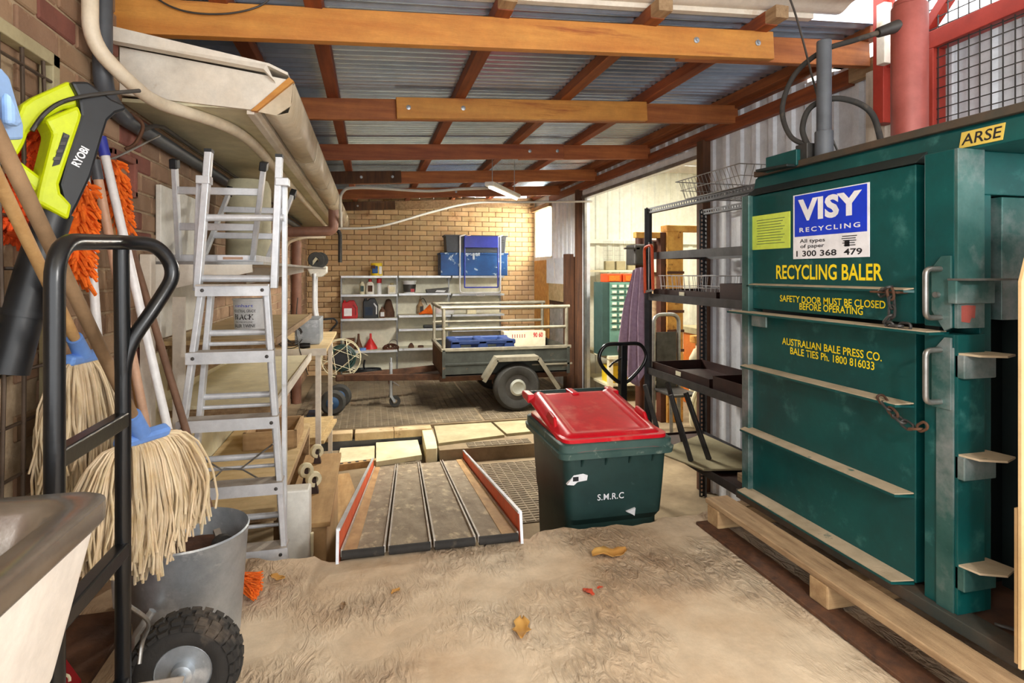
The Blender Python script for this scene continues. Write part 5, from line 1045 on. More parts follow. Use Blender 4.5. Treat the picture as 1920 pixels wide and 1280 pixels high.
pipe('cable', 'white conduit looping from the gutter up to the tube light', 'cable', [(-.322, 6.9, 1.72), (-.318, 6.75, 1.80), (-.30, 6.6, 2.06), (-.10, 6.55, 2.12), (.6, 6.5, 2.10), (1.0, 6.45, 2.13), (lx.x-.07, 6.2, lx.z+.012)], .016, 'cable_grey', 0, 8)
pipe('cable', 'grey cable sagging across the room below the beams', 'cable', [(-.362, 6.84, 1.69), (.1, 6.8, 1.72), (.7, 6.8, 1.90), (1.2, 6.8, 2.02), (1.9, 6.9, 2.06), (2.8, 7.1, 2.12)], .013, 'cable_grey', 0, 8)
pipe('cable', 'thin dark cable sagging over the golden beam', 'cable', [(-.98, 2.64, 2.42), (-.80, 2.645, 2.29), (-.62, 2.645, 2.275), (-.45, 2.645, 2.33), (-.36, 2.64, 2.44)], .004, 'cable_dark', 0, 6)
pipe('cable', 'brown cable clipped along the soffit edge', 'cable', [(-.93, 2.75, 1.80), (-.90, 2.85, 1.84), (-.915, 3.2, 1.86), (-.91, 5, 1.86), (-.92, 8.5, 1.86)], .0095, 'cable_dark', 0, 6)
pipe('wire_loop', 'old brown cable loop hanging from the grey pipe', 'cable', [(-.945, 2.66, 1.845), (-.905, 2.67, 1.80), (-.92, 2.64, 1.72), (-.95, 2.62, 1.69)], .008, 'rust', 0, 6)
# ================================================================== window grille on the left wall
gw = SE('window_2'); ST(gw, 'security grille over the brick wall window')
for a, b in (((-.995, .55, .20), (-.955, 2.13, .24)), ((-.995, 2.09, .20), (-.955, 2.13, 1.88)), ((-.995, .55, 1.84), (-.955, 2.13, 1.88))): MB().bb(a, b).o('window_frame', 'cement_sheet', gw, bev=.003)
for i in range(14): y = .62+i*.11; MB().tube([(-.965, y, .22), (-.955, y+.008*math.sin(i*3), .9), (-.955, y+.012*math.sin(i*5), 1.4), (-.965, y, 1.86)], .006, 6).o('bar', 'mesh_rust', gw, sm=60)
for i in range(11): z = .34+i*.145; MB().cyl((-.962, .56, z), (-.962, 2.11, z), .005, n=6).o('bar', 'mesh_rust', gw)
# ================================================================== leaf blower hung on the grille
lbw = T('leaf_blower', 'lime and black cordless leaf blower hanging on the window grille', 'leaf blower', (-.86, 2.0, 1.2))
BXX = 0; LN = V(.671, -.741, 0); LP = V(-.90, 1.80, 1.4)
def bpt(x, y, o=0): return atP(x, y, LP+LN*o, LN)
def poly(px, X, th, nm, m, par, bev=.012):
    q = [bpt(x, y, X) for x, y in px]; return MB().prism(q, -LN*th).o(nm, m, par, bev=bev)
poly([(133, 152), (165, 152), (188, 168), (210, 185), (236, 196), (238, 206), (218, 212), (203, 226), (193, 258), (172, 330), (148, 382), (132, 412), (113, 345), (128, 290), (152, 215), (147, 180)], BXX, .085, 'motor_housing', 'black_plastic', lbw, .02)
sh_ = poly([(85, 222), (148, 196), (155, 215), (152, 228), (113, 345), (116, 362), (137, 384), (130, 413), (70, 380), (73, 358), (80, 330), (100, 250)], BXX+.006, .095, 'shell', 'lime', lbw, .01)
poly([(131, 150), (146, 175), (149, 200), (120, 205), (88, 222), (66, 236), (54, 250), (48, 268), (36, 290), (20, 296), (8, 285), (8, 265), (30, 225), (42, 195), (60, 182)], BXX-.02, .045, 'handle', 'lime', lbw, .01)
poly([(8, 268), (24, 290), (88, 338), (88, 362), (70, 362), (18, 318), (6, 296)], BXX-.02, .045, 'strut', 'lime', lbw, .01)
t0, t1 = bpt(101, 398, -.05), bpt(62, 520, -.05); t2 = bpt(12, 700, -.05)
MB().tube([t0, L2(t0, t1, .5), t1, t2], [.046, .046, .046, .05], 18).o('blow_tube', 'black_plastic', lbw, sm=50); MB().tube([L2(t1, t2, .35), L2(t1, t2, .42)], .053, 18).o('tube_collar', 'black_plastic', lbw, sm=50)
poly([(98, 312), (112, 308), (131, 254), (119, 248)], BXX+.0085, .004, 'vent_grille', 'ink', sh_, 0)
for i in range(4): poly([(100+i*6, 300-i*14), (112+i*5, 300-i*14), (114+i*5, 294-i*14), (102+i*6, 294-i*14)], BXX+.012, .004, 'vent_fin', 'steel_dark', sh_, 0)
a, b = bpt(141, 310, .001), bpt(160, 277, .001); xd = (b-a); yd = LN.cross(xd); text('RYOBI', 'sign_white', frame((a+b)/2, xd, yd), xd.length*1.02, .022, lbw, off=.03)
pipe('hook_wire', 'bent steel wire hook holding the leaf blower to the grille', 'wire', [bpt(60, 245, .015), bpt(85, 212, .015), bpt(120, 190, .015), bpt(175, 178, .012), bpt(262, 170, -.02)], .006, 'steel_dark', 0, 6)
pipe('hook_wire', 'straight wire hook poking out of the brick wall', 'wire', [(-1.0, 2.50, 1.63), (-.95, 2.50, 1.63), atX(300, 254, -.86)], .004, 'steel', 0, 6)
# ================================================================== dusters, brush, dustpan
def duster(name, lab, px0, px1, X, w_, m, n=420, L_=.035, r=.006, cat='duster'):
    a, b = atX(*px0, X), atX(*px1, X); t_ = T(name, lab, cat, tuple(b)); mb = MB(); rd_ = random.Random(3)
    MB().tube([a, L2(a, b, .3), L2(a, b, .7), b], [w_*.35, w_*.6, w_*.6, w_*.3], 10).o('core', m, t_, sm=60)
    for i in range(n):
        t = rd_.random(); an = rd_.uniform(0, 2*PI); ax = (b-a).normalized(); u = ax.orthogonal().normalized(); v = ax.cross(u)
        o_ = u*math.cos(an)+v*math.sin(an); p = L2(a, b, t)+o_*w_*.5; q = p+o_*L_*.7+V(0, 0, -L_*.6)+ax*rd_.uniform(-.5, .5)*L_
        mb.tube([p, (p+q)/2+V(0, 0, .004), q], [r, r*1.1, r*.7], 5)
    f = mb.o('fibres', m, t_, sm=60); f['kind'] = 'stuff'; return t_
duster('chenille_duster', 'orange chenille duster hung behind the leaf blower handle', (80, 245), (30, 440), -.96, .07, 'orange_mf', 520)
duster('yarn_mop', 'orange yarn mop head hanging below the leaf blower', (150, 340), (140, 525), -.93, .05, 'orange_soft', 260, .05)
duster('yarn_mop', 'orange yarn mop head hanging before the brick vent', (205, 300), (222, 420), -.95, .05, 'orange_soft', 260, .05)
vt = T('air_vent', 'red terracotta vent frame set in the brick wall', 'vent', (-.99, 2.6, 1.5)); a, b = atX(200, 275, -.99), atX(247, 372, -.99)
for p, q in (((a.y, a.z), (b.y, a.z-.03)), ((a.y, b.z+.03), (b.y, b.z)), ((a.y, a.z), (a.y+.03, b.z)), ((b.y-.03, a.z), (b.y, b.z))): MB().bb((-1.0, p[0], p[1]), (-.965, q[0], q[1])).o('frame', 'brick_red', vt, bev=.006)
dpn = T('dustpan', 'pale blue plastic dustpan hung above the broom handles', 'dustpan', (-.67, 1.4, 1.4)); q = [atX(x, y, -.668) for x, y in ((-40, 120), (5, 128), (20, 145), (46, 235), (46, 262), (-40, 266))]
MB().prism(q, (-.02, 0, 0)).o('pan', 'pale_blue', dpn, bev=.006); q = [atX(x, y, -.66) for x, y in ((-2, 170), (12, 205), (24, 230), (14, 238), (0, 232))]; MB().prism(q, (.02, 0, 0)).o('grip', 'pale_blue', dpn, bev=.008)
# ================================================================== mops and broom handles leaning on the wall
def hnd(name, lab, p0, p1, r, m, cat='handle', tip=None):
    o = T(name, lab, cat, tuple(p1)); MB().cyl(p0, p1, r, n=12).o('shaft', m, o, sm=40)
    if tip: d = (Vector(p0)-Vector(p1)).normalized(); MB().cyl(Vector(p0)-d*.06, Vector(p0)+d*.01, r*1.2, n=12).o('tip', tip, o, sm=40)
    return o
def lean(a, b, X, XT=-.984):
    # top against the wall, through a point further out, down to the ground
    p, q = atX(*a, XT), atX(*b, X); e = p+(q-p)*(p.z/(p.z-q.z)); return p, p+(q-p)*((p.z-(.024 if e.x < -.79 and e.y < 2.3 else .005))/(p.z-q.z))
def moph(lab, hp0, hp1, c, down, spread, L_, n, seed):
    o = T('string_mop', lab, 'mop', tuple(Vector(c)+V(0, 0, -L_))); c = Vector(c); hp1 = Vector(hp1); rd_ = random.Random(seed)
    MB().cyl(hp0, hp1, .0145, n=12).o('handle', 'handle_old' if seed == 2 else 'handle_wood', o, sm=40)
    d = (hp1-Vector(hp0)).normalized(); MB().cyl(hp1-d*.02, hp1+d*.07, .021, .024, n=14).o('socket', 'mop_blue', o, sm=40)
    ax = V(.15, 1, 0).normalized() if seed == 1 else V(.6, .75, .05).normalized(); cl = hp1+d*.085
    MB().beam(cl-ax*.075, cl+ax*.075, .035, .03, -d).o('clamp', 'mop_blue', o, bev=.008)
    mb = MB()
    for i in range(n):
        t = rd_.uniform(-1, 1); dep = rd_.uniform(-1, 1); s = cl+ax*(.07*t)+d*.01
        out = ax*(spread*t)+V(.7, -.3, 0)*(dep*.055)+V(rd_.gauss(0, .012), rd_.gauss(0, .012), 0)
        l = L_*rd_.uniform(.72, 1.0)*(1-.25*abs(t))
        pts = []; wb = rd_.uniform(0, 6); wa = rd_.uniform(.004, .011)
        for j in range(8):
            k = j/7; e = min(1, k*2.0)**.8
            pts.append(s+out*e+V(0, 0, -l*k+.05*math.sin(min(1, k*2.2)*PI)*.6)+V(math.sin(wb+k*9)*wa, math.cos(wb*1.3+k*8)*wa, 0)*k)
        mb.tube(pts, rd_.uniform(.0028, .0042), 5)
    f = mb.o('strings', 'mop_string', o, sm=60); f['kind'] = 'stuff'; return o
m1a, m1b = atY(-60, 220, 1.40), atY(143, 640, 2.0); moph('string mop with a blue clamp hanging behind the black trolley rails', m1a, m1b, m1b, 0, .08, .50, 480, 1)
m2a, m2b = atY(-40, 180, 1.20), atY(252, 785, 1.82); moph('string mop with a blue clamp hanging over the galvanised bucket', m2a, m2b, m2b, 0, .105, .42, 700, 2)
hnd('broomstick', 'white broom handle with a blue tip leaning on the brick wall', *lean((190, 262), (322, 835), -.72, -.95), .015, 'handle_white', tip='blue_frame'); hnd('broomstick', 'plain white broom handle behind the leaf blower', *lean((160, 330), (188, 700), -.935), .015, 'handle_white')
hnd('broomstick', 'pinkish wooden broom handle leaning on the brick wall', *lean((178, 305), (280, 830), -.80, -.95), .015, 'handle_pink', tip='pvc_grey'); hnd('broomstick', 'dark brown broom handle leaning beside the ladder', *lean((248, 470), (368, 870), -.68), .014, 'handle_brown'); hnd('broomstick', 'thin tan stick leaning between the white handles', *lean((205, 400), (275, 860), -.84, -.96), .012, 'handle_wood')
# ================================================================== black hand trolley
tl = T('hand_trolley', 'black tubular hand trolley with a looped handle and chunky tyre', 'trolley', (-.55, 1.4, 0)); tx_, ya, yb_ = -.556, 1.22, 1.52
MB().tube(fillet([(tx_, ya, .03), (tx_, ya, 1.255), (tx_, yb_-.02, 1.268), (-.50, yb_+.05, 1.268), (-.468, yb_+.08, 1.20), (-.50, yb_+.04, 1.12), (tx_, yb_, 1.015), (tx_, yb_, .03)], .075, 7), .0168, 12).o('frame_tube', 'black_metal', tl, sm=60)
MB().cyl((tx_, yb_, .95), (tx_, yb_-.01, 1.255), .0165, n=12).o('stub_tube', 'black_metal', tl, sm=40)
for z in (.86, .56, .25): MB().beam((tx_, ya, z), (tx_, yb_, z), .03, .035).o('cross_bar', 'black_metal', tl, bev=.004)
MB().bb((tx_-.22, ya-.02, .01), (tx_+.01, yb_+.02, .022)).o('toe_plate', 'black_metal', tl, bev=.003)
wc = V(-.482, 1.735, .14)
def knobby(c, sgn):
    w_ = MB().lathe([(.072, -.035), (.09, -.045), (.118, -.042), (.130, -.03), (.134, 0), (.130, .03), (.118, .042), (.09, .045), (.072, .035)], c, 36, (0, 1, 0)).o('tyre', 'rubber', tl, sm=50)
    mb = MB()
    for i in range(26):
        a_ = 2*PI*i/26
        for yy, rr_, w2 in ((-.024, .132, .02), (.024, .132, .02), (0, .136, .018), (-.043, .122, .014), (.043, .122, .014)):
            t = a_+(PI/26 if yy == 0 else 0); cc = c+V(math.cos(t)*rr_, yy, math.sin(t)*rr_); M_ = Matrix.Rotation(-t, 3, 'Y'); mb.box(cc, (.010, w2, .022), M_)
    mb.o('tread', 'rubber', w_); MB().lathe([(.074, sgn*.03), (.070, sgn*.034), (.064, sgn*.018), (.03, sgn*.022), (.026, sgn*.05), (.016, sgn*.055), (0, sgn*.055)], c, 26, (0, 1, 0)).o('rim', 'galv', w_, sm=40)
    for i in range(4): a_ = PI/4+i*PI/2; MB().lathe([(.009, 0), (.009, .006), (0, .008)], c+V(math.cos(a_)*.045, sgn*.021, math.sin(a_)*.045), 8, (0, sgn, 0)).o('bolt', 'steel', w_, sm=40)
knobby(wc, -1); knobby(V(-.46, 1.11, .14), 1); MB().cyl((-.47, 1.07, .14), (-.482, 1.79, .14), .0125, n=12).o('axle', 'galv', tl, sm=40)
for y in (1.25, 1.56): MB().beam((tx_, y, .20), (-.47, y+.09 if y > 1.4 else y-.02, .145), .008, .035).o('axle_bracket', 'alu_tread', tl, bev=.003)
MB().tube(bez([(tx_+.01, yb_+.01, .42), (-.53, 1.60, .34), (-.55, 1.62, .28), (-.55, 1.60, .24)], 6), .005, 6).o('spring', 'steel', tl, sm=60)
# ================================================================== laundry tub
sk = T('laundry_tub', 'stainless steel laundry sink on a white cabinet in the near corner', 'sink', (-.7, .75, 0))
Xa, Xb, Ya, Yb2, zt = -.948, -.40, .40, 1.07, .85
def ringr(i, z, r=.05): return rr(Xa+i, Xb-i, Ya+i, Yb2-i, z, r, 5)
loft([ringr(.004, zt-.038), ringr(0, zt-.032), ringr(0, zt-.004), ringr(.006, zt), ringr(.046, zt-.002), ringr(.056, zt-.012), ringr(.068, zt-.06), ringr(.09, zt-.17), ringr(.14, zt-.20)], capb=False).o('steel_bowl', 'stainless', sk, sm=40)
loft([rr(Xa+.05, Xb-.055, Ya+.05, Yb2-.055, .60, .03), rr(Xa+.02, Xb-.012, Ya+.02, Yb2-.016, zt-.035, .04)], capt=False).o('tub_body', 'tub_white', sk, sm=40)
MB().bb((Xa+.06, Ya+.08, .0), (Xb-.09, Yb2-.08, .60)).o('cabinet', 'tub_white', sk, bev=.01); MB().bb((Xb-.0895, Ya+.12, .05), (Xb-.082, Yb2-.12, .56)).o('cabinet_door', 'tub_white', sk, bev=.004)
# ================================================================== galvanised bucket and the things beside it
bk_ = T('galvanised_bucket', 'galvanised steel bucket half covered by the string mop', 'bucket', (-.575, 2.10, 0))
c = V(-.575, 2.10, 0); MB().lathe([(.150, 0), (.152, .01), (.176, .35), (.180, .355), (.176, .36), (.172, .35), (.15, .02), (0, .02)], c, 40).o('pail', 'galv', bk_, sm=40); MB().lathe([(.16, .27), (0, .28)], c, 30).o('dirt', 'rust', bk_)
MB().tube([c+V(-.05, -.178, .20), c+V(-.09, -.19, .14), c+V(-.1, -.185, .02)], .012, 6).o('handle_lug', 'galv', bk_, sm=60)
cs = T('caster', 'small grey caster lying in the galvanised bucket', 'caster', (-.50, 2.12, .28)); MB().lathe([(.03, -.012), (.034, 0), (.03, .012)], (-.475, 2.08, .3075), 16, (.7, -.7, 0)).o('wheel', 'rubber', cs, sm=40); MB().beam((-.475, 2.08, .3075), (-.50, 2.12, .34), .02, .012).o('fork', 'steel', cs)
bh = T('hand_brush', 'bright orange broom bristles lying behind the galvanised bucket', 'broom', (-.42, 2.28, 0)); a = atZ(455, 1118, .0); mb = MB(); rd_ = random.Random(5)
for i in range(160):
    p = V(-.485+rd_.uniform(-.02, .02), 2.345+rd_.uniform(-.04, .04), .055+rd_.uniform(-.01, .02)); q = V(-.41+rd_.uniform(-.01, .02), 2.31+rd_.uniform(-.06, .05), .012+rd_.uniform(0, .06)); mb.tube([p, q], .0022, 4)
f = mb.o('bristles', 'orange_soft', bh); f['kind'] = 'stuff'; MB().box((-.50, 2.345, .030), (.06, .12, .04), Matrix.Rotation(.6, 3, 'Y')).o('block', 'pale_blue', bh, bev=.008)
rs = T('red_scoop', 'red metal scoop on the ground behind the trolley', 'scoop', (-.78, 1.75, 0)); MB().prism([(-.88, 1.68, .019), (-.80, 1.72, .019), (-.79, 1.88, .04), (-.84, 1.90, .10), (-.88, 1.8, .08)], (0, .0, .012)).o('blade', 'dark_red', rs, bev=.003); MB().cyl((-.84, 1.60, .05), (-.76, 1.72, .09), .02).o('grip', 'handle_wood', rs, sm=40); MB().tube(arc((-.80, 1.80, .10), .015, 0, PI*1.5, (1, 0, 0), (0, .5, 1), 10), .004, 6).o('strap', 'cream', rs, sm=60)
tag(MB().prism([(-.98, 1.2, .0), (-.79, 1.2, .0), (-.79, 2.3, .0), (-.98, 2.3, .0)], (0, 0, .02)).o('ground_board', 'rust', bev=.004), 'rusty brown board on the ground along the brick wall', 'board')
# ================================================================== ladders
ld = T('step_ladder', 'tall aluminium step ladder standing just below the slab edge', 'ladder', (-.55, 2.9, PZ)); LY = 2.74
def lp_(x, y, dy=0): return atY(x, y, LY+dy)
lt, lb_ = lp_(380, 545), lp_(338, 844); rt_, rb_ = lp_(500, 545), lp_(535, 1050)
def ext(a, b, z): t = (z-a.z)/(b.z-a.z); return a+(b-a)*t
lb_ = ext(lt, lb_, PZ); rb_ = ext(rt_, rb_, PZ)
for a, b in ((lt, lb_), (rt_, rb_)):
    MB().beam(a+V(0, 0, .02), b, .022, .055, (0, 1, 0)).o('front_rail', 'alu', ld, bev=.003); MB().beam(b+V(0, 0, .04), b+V(0, 0, 0), .034, .07, (0, 1, 0)).o('foot', 'black_plastic', ld, bev=.004)
zs = [1.145-.287*i for i in range(7)]
for i, z in enumerate(zs):
    a, b = ext(lt, lb_, z), ext(rt_, rb_, z); t_ = MB().beam(a+V(-.015, -.005, 0), b+V(.015, -.005, 0), .09 if i else .12, .006).o('tread', 'alu_tread', ld); MB().beam(a+V(-.02, -.05, -.022), b+V(.02, -.05, -.022), .004, .05).o('tread_front', 'alu', t_)
    for s_ in (0, 1): p = (a if s_ == 0 else b)+V(.008 if s_ == 0 else -.008, -.054, -.022); MB().lathe([(.008, 0), (.006, .004), (0, .005)], p, 8, (0, -1, 0)).o('rivet', 'steel_dark', t_, sm=40)
# rear frame with round rungs
rl, rrr = lt+V(.02, .06, 0), rt_+V(-.015, .06, 0); rlb, rrb = V(lb_.x+.06, LY+.225, PZ), V(rb_.x-.04, LY+.225, PZ)
for a, b in ((rl, rlb), (rrr, rrb)): MB().beam(a, b, .022, .045, (0, 1, 0)).o('rear_rail', 'alu', ld, bev=.003)
for i in range(6): z = .93-.287*i; a, b = ext(rl, rlb, z), ext(rrr, rrb, z); MB().cyl(a, b, .014, n=10).o('rung', 'alu', ld, sm=40); MB().cyl(a+V(0, .01, -.05), b+V(0, .01, -.05), .009, n=8).o('rung', 'alu', ld, sm=40)
# upper extension rails standing above the platform
ul0, ul1 = lp_(392, 282, .03), lp_(371, 540, .03); ur0, ur1 = lp_(524, 292, .03), lp_(514, 540, .03)
for a, b in ((ul0, ul1), (ur0, ur1)): MB().beam(a, b, .028, .045, (0, 1, 0)).o('upper_rail', 'alu', ld, bev=.003); MB().beam(a+V(0, 0, .004), a-V(0, 0, .01), .03, .047, (0, 1, 0)).o('rail_cap', 'black_plastic', ld)
for y in (330, 345): pass
for (a, b) in ((lp_(384, 340, .0), lp_(388, 330, 0)),): pass
s0, s1 = lp_(534, 340, .07), lp_(533, 1045, .07); MB().beam(s0, ext(s0, s1, PZ), .02, .04, (0, 1, 0)).o('slide_rail', 'alu', ld, bev=.003)
s0, s1 = lp_(374, 345, .07), lp_(368, 545, .07); MB().beam(s0, s1, .02, .04, (0, 1, 0)).o('slide_rail', 'alu', ld, bev=.003)
for x0, x1, y in ((380, 532, 408), (376, 522, 522)): a, b = lp_(x0, y, .04), lp_(x1, y, .04); MB().cyl(a, b, .016, n=10).o('rung', 'alu', ld, sm=40)
for x, y in ((383, 338), (530, 342)): MB().box(lp_(x, y, .03), (.055, .06, .035)).o('guide', 'alu', ld, bev=.003)
MB().tube([lp_(365, 850, .05), lp_(415, 880, .1), lp_(452, 878, .1), lp_(512, 832, .05)], .004, 6).o('spreader', 'steel', ld, sm=60); MB().tube([lp_(395, 902, .05), lp_(420, 878, .1), lp_(455, 880, .1), lp_(490, 900, .05)], .004, 6).o('spreader', 'steel', ld, sm=60)
# shelves along the brick wall behind the ladder
SX = -.45
wsh = T('timber_shelf', 'plywood wall shelf holding the twine bucket', 'shelf', (-.72, 3.85, .86)); MB().bb((-.965, 3.03, .855), (SX, 4.75, .875)).o('board', 'plywood', wsh); MB().bb((SX-.001, 3.03, .845), (SX+.008, 4.75, .88)).o('edge', 'timber_pale', wsh)
for y in (3.2, 4.6): MB().prism([(XL, y, .855), (SX-.05, y, .855), (XL, y, .60)], (0, .03, 0)).o('bracket', 'timber_pale', wsh)
ws2 = T('timber_shelf', 'cream wall shelf below the plywood one with a white front edge', 'shelf', (-.72, 3.85, .55)); MB().bb((-.965, 3.03, .55), (SX, 4.70, .565)).o('board', 'cream', ws2); MB().bb((SX, 3.03, .53), (SX+.012, 4.70, .58)).o('edge', 'white_paint', ws2)
for y in (3.1, 4.6): MB().bb((XL, y, .50), (SX-.02, y+.03, .55)).o('bearer', 'timber_pale', ws2)
ws3 = T('plate_shelf', 'thin plate shelf high on the brick wall carrying the upturned stool', 'shelf', (-.75, 5, 1.24)); MB().bb((-.965, 3.0, 1.236), (-.50, 7.1, 1.25)).o('plate', 'glass' if 0 else 'steel', ws3); MB().prism([(XL, 3.0, 1.236), (-.55, 3.0, 1.236), (-.55, 3.0, 1.20), (XL, 3.0, 1.10)], (0, .02, 0)).o('bracket', 'white_paint', ws3); MB().prism([(XL, 5.2, 1.236), (-.55, 5.2, 1.236), (-.55, 5.2, 1.20), (XL, 5.2, 1.10)], (0, .02, 0)).o('bracket', 'white_paint', ws3)
ws4 = T('side_table', 'low bench with a white front edge beyond the plywood shelf', 'bench', (-.65, 5.5, BZ)); MB().bb((-.985, 4.80, .56), (-.34, 6.3, .585)).o('top', 'plywood', ws4); MB().bb((-.985, 4.785, .545), (-.335, 4.80, .60)).o('edge', 'white_paint', ws4)
for x, y in ((-.40, 4.83), (-.40, 6.25)): MB().bb((x-.02, y-.02, PZ+.0195 if y < 6 else PZ), (x+.02, y+.02, .56)).o('leg', 'white_paint', ws4)
ws5 = T('low_shelf', 'low plywood bench in the pit behind the ladder', 'bench', (-.7, 3.8, PZ)); MB().bb((-.965, 3.05, .02), (SX, 4.7, .045)).o('top', 'plywood', ws5); MB().bb((-.965, 3.05, -.02), (SX, 4.7, .02)).o('apron', 'timber_pale', ws5)
for x, y in ((-.92, 3.1), (SX-.03, 4.65), (-.92, 4.65), (SX-.03, 3.4)): MB().bb((x-.03, y-.03, PZ), (x+.03, y+.03, -.02)).o('leg', 'timber_pale', ws5)
tag(MB().bb((-.9965, 3.03, PZ), (-.975, 4.7, .82)).o('cream_board', 'cream'), 'tall cream painted board standing against the brick wall', 'board'); tag(MB().bb((-.9965, 2.90, PZ), (-.95, 2.96, 1.28)).o('white_batten', 'white_paint', bev=.004), 'white painted batten standing against the wall behind the ladder', 'batten'); tag(MB().bb((-.9965, 3.1, .88), (-.972, 3.7, 1.62)).o('white_board', 'white_plastic', bev=.004), 'white panel fixed high on the wall behind the ladder', 'panel')
tag(MB().lathe([(.13, 0), (.14, .02), (.14, .5), (.12, .56), (0, .57)], (-.79, 4.2, 1.2495), 22).o('gas_cylinder', 'soffit', sm=40), 'pale green cylinder standing on the high shelf', 'cylinder')
# upturned step stool on the plate shelf
us = T('step_stool', 'small aluminium step stool upside down on the high shelf with black feet up', 'stool', (-.7, 3.4, 1.25)); MB().bb((-.92, 3.10, 1.25), (-.55, 3.55, 1.285)).o('platform', 'alu', us, bev=.004); p = atY(437, 480, 3.095); MB().box((p.x, 3.094, 1.27), (.14, .004, .025)).o('warning_label', 'sign_white', us); MB().box((p.x, 3.0915, 1.268), (.09, .002, .012)).o('warning_print', 'handle_pink', us)
feet = [(atY(327, 304, 3.0), V(-.90, 3.12, 1.26)), (atY(495, 309, 3.0), V(-.57, 3.12, 1.26)), (atY(431, 357, 3.75), V(-.90, 3.52, 1.26)), (atY(550, 362, 3.75), V(-.57, 3.52, 1.26))]
for f_, b_ in feet: MB().beam(b_, f_, .022, .04, (0, 1, 0)).o('leg', 'alu', us, bev=.003); d = (f_-b_).normalized(); MB().beam(f_-d*.03, f_+d*.015, .034, .052, (0, 1, 0)).o('foot', 'black_plastic', us, bev=.005)
for i, j in ((0, 1), (2, 3)):
    for t in (.35, .72): MB().beam(L2(feet[i][1], feet[i][0], t), L2(feet[j][1], feet[j][0], t), .02, .035).o('rung', 'alu', us, bev=.003)
# twine bucket
tbk = T('twine_bucket', 'white plastic bucket of black baler twine on the plywood shelf', 'bucket', (-.64, 3.45, .875)); c = V(-.64, 3.45, .875); MB().lathe([(.080, 0), (.088, .17), (.092, .172), (.092, .18), (.08, .18), (0, .178)], c, 32).o('pail', 'bucket_white', tbk, sm=40)
def wrap(s, m, zc, wd, ht, nm='lettering', a0=-PI/2-.28, R=.0868, off=.0):
    o = text(s, m, Matrix.Identity(4), wd, ht, None, nm, off=off); 
    for v in o.data.vertices:
        a_ = a0+v.co.x/R; rr_ = R+.0012-(.17-(zc+v.co.y))*.047; v.co = c+V(rr_*math.cos(a_), rr_*math.sin(a_), zc+v.co.y)
    o.parent = tbk; o.matrix_parent_inverse = WM(tbk).inverted(); return o
wrap('einhart', 'visy_blue', .145, .105, .016); wrap('INDUSTRIAL GRADE', 'ink', .116, .13, .016, off=.01); wrap('BLACK', 'ink', .084, .115, .030, off=.03); wrap('POLYPROPYLENE', 'ink', .056, .10, .008); wrap('BALER TWINE', 'ink', .036, .13, .018, off=.02)
for z in (.128, .068, .02): MB().lathe([(.0862-(.17-z)*.047+.0008, z), (.0862-(.17-z-.002)*.047+.0008, z+.002)], c, 32).o('label_rule', 'ink', tbk)
cbh = T('cable_tangle', 'tangle of thin black cable with a plug on the white-edged bench', 'cable', (-.6, 4.95, .585)); mb = MB(); rd_ = random.Random(9)
for i in range(7): mb.tube(arc((-.62+rd_.uniform(-.03, .03), 4.95, .698), .045+.01*i, rd_.uniform(0, 3), rd_.uniform(4, 6.5), (1, .1, 0), (0, .4, 1), 12), .004, 5)
mb.o('loops', 'cable_dark', cbh, sm=60); MB().lathe([(.02, 0), (.024, .03), (.02, .08)], (-.55, 4.93, .61), 10, (1, 0, 0)).o('plug', 'black_plastic', cbh, sm=40); MB().tube(bez([(-.55, 4.8, 1.0), (-.56, 4.78, .75), (-.52, 4.77, .55), (-.47, 4.77, .40)], 8), .004, 5).o('flex', 'cable_dark', cbh, sm=60)
gb = T('galvanised_tub', 'small galvanised box on the bench under the silver trolley handles', 'box', (-.5, 5.4, .585)); MB().bb((-.62, 5.2, .584), (-.42, 5.6, .80)).o('body', 'galv', gb, bev=.006)
cst = T('caster_pair', 'pair of black caster wheels on the high shelf end', 'caster', (-.58, 7.0, 1.25)); MB().lathe([(.03, -.02), (.085, -.02), (.09, 0), (.085, .02), (.03, .02)], (-.60, 6.95, 1.34), 22, (.2, -1, 0)).o('wheel', 'tyre', cst, sm=40); MB().lathe([(.03, -.02), (.085, -.02), (.09, 0), (.085, .02), (.03, .02)], (-.56, 7.03, 1.34), 22, (.2, -1, 0)).o('wheel', 'tyre', cst, sm=40); MB().beam((-.66, 6.93, 1.266), (-.59, 6.92, 1.36), .006, .03).o('fork', 'cream', cst)
# timber bits behind the ladder, in the pit
dr_ = T('timber_box', 'open pine box on the low plywood bench', 'box', (-.62, 4.3, .045)); 
for a, b in (((-.80, 4.05, .045), (-.47, 4.07, .16)), ((-.80, 4.45, .045), (-.47, 4.47, .16)), ((-.49, 4.05, .045), (-.47, 4.47, .16)), ((-.80, 4.05, .045), (-.78, 4.47, .16)), ((-.80, 4.05, .045), (-.47, 4.47, .055))): MB().bb(a, b).o('side', 'timber_paleX', dr_, bev=.002)
for i, lab in enumerate(('chipboard sheet lying at the bottom of the pair beyond the pine drawer', 'chipboard sheet lying on top of the pair beyond the pine drawer')): tag(MB().prism([(-.98, 4.9, PZ+.5+.0278*i), (-.36-.03*i, 4.9, PZ+.5+.0278*i), (-.30-.03*i, 5.6, PZ+.5+.0278*i), (-.98, 5.6, PZ+.5+.0278*i)], (0, 0, .028)).o('chipboard_sheet', 'chipboard', bev=.002), lab, 'board')
tag(MB().bb((-.95, 4.95, PZ), (-.47, 5.55, PZ+.5)).o('timber_crate', 'timber_pale', bev=.006), 'plain timber crate carrying the chipboard sheets', 'crate')
dy = T('caster_dolly', 'upturned brown dolly board with cream caster wheels beside the ladder', 'dolly', (-.37, 3.6, -.10)); MB().bb((-.44, 3.12, -.105), (-.20, 4.3, -.08)).o('board', 'ramp_ply', dy, bev=.003)
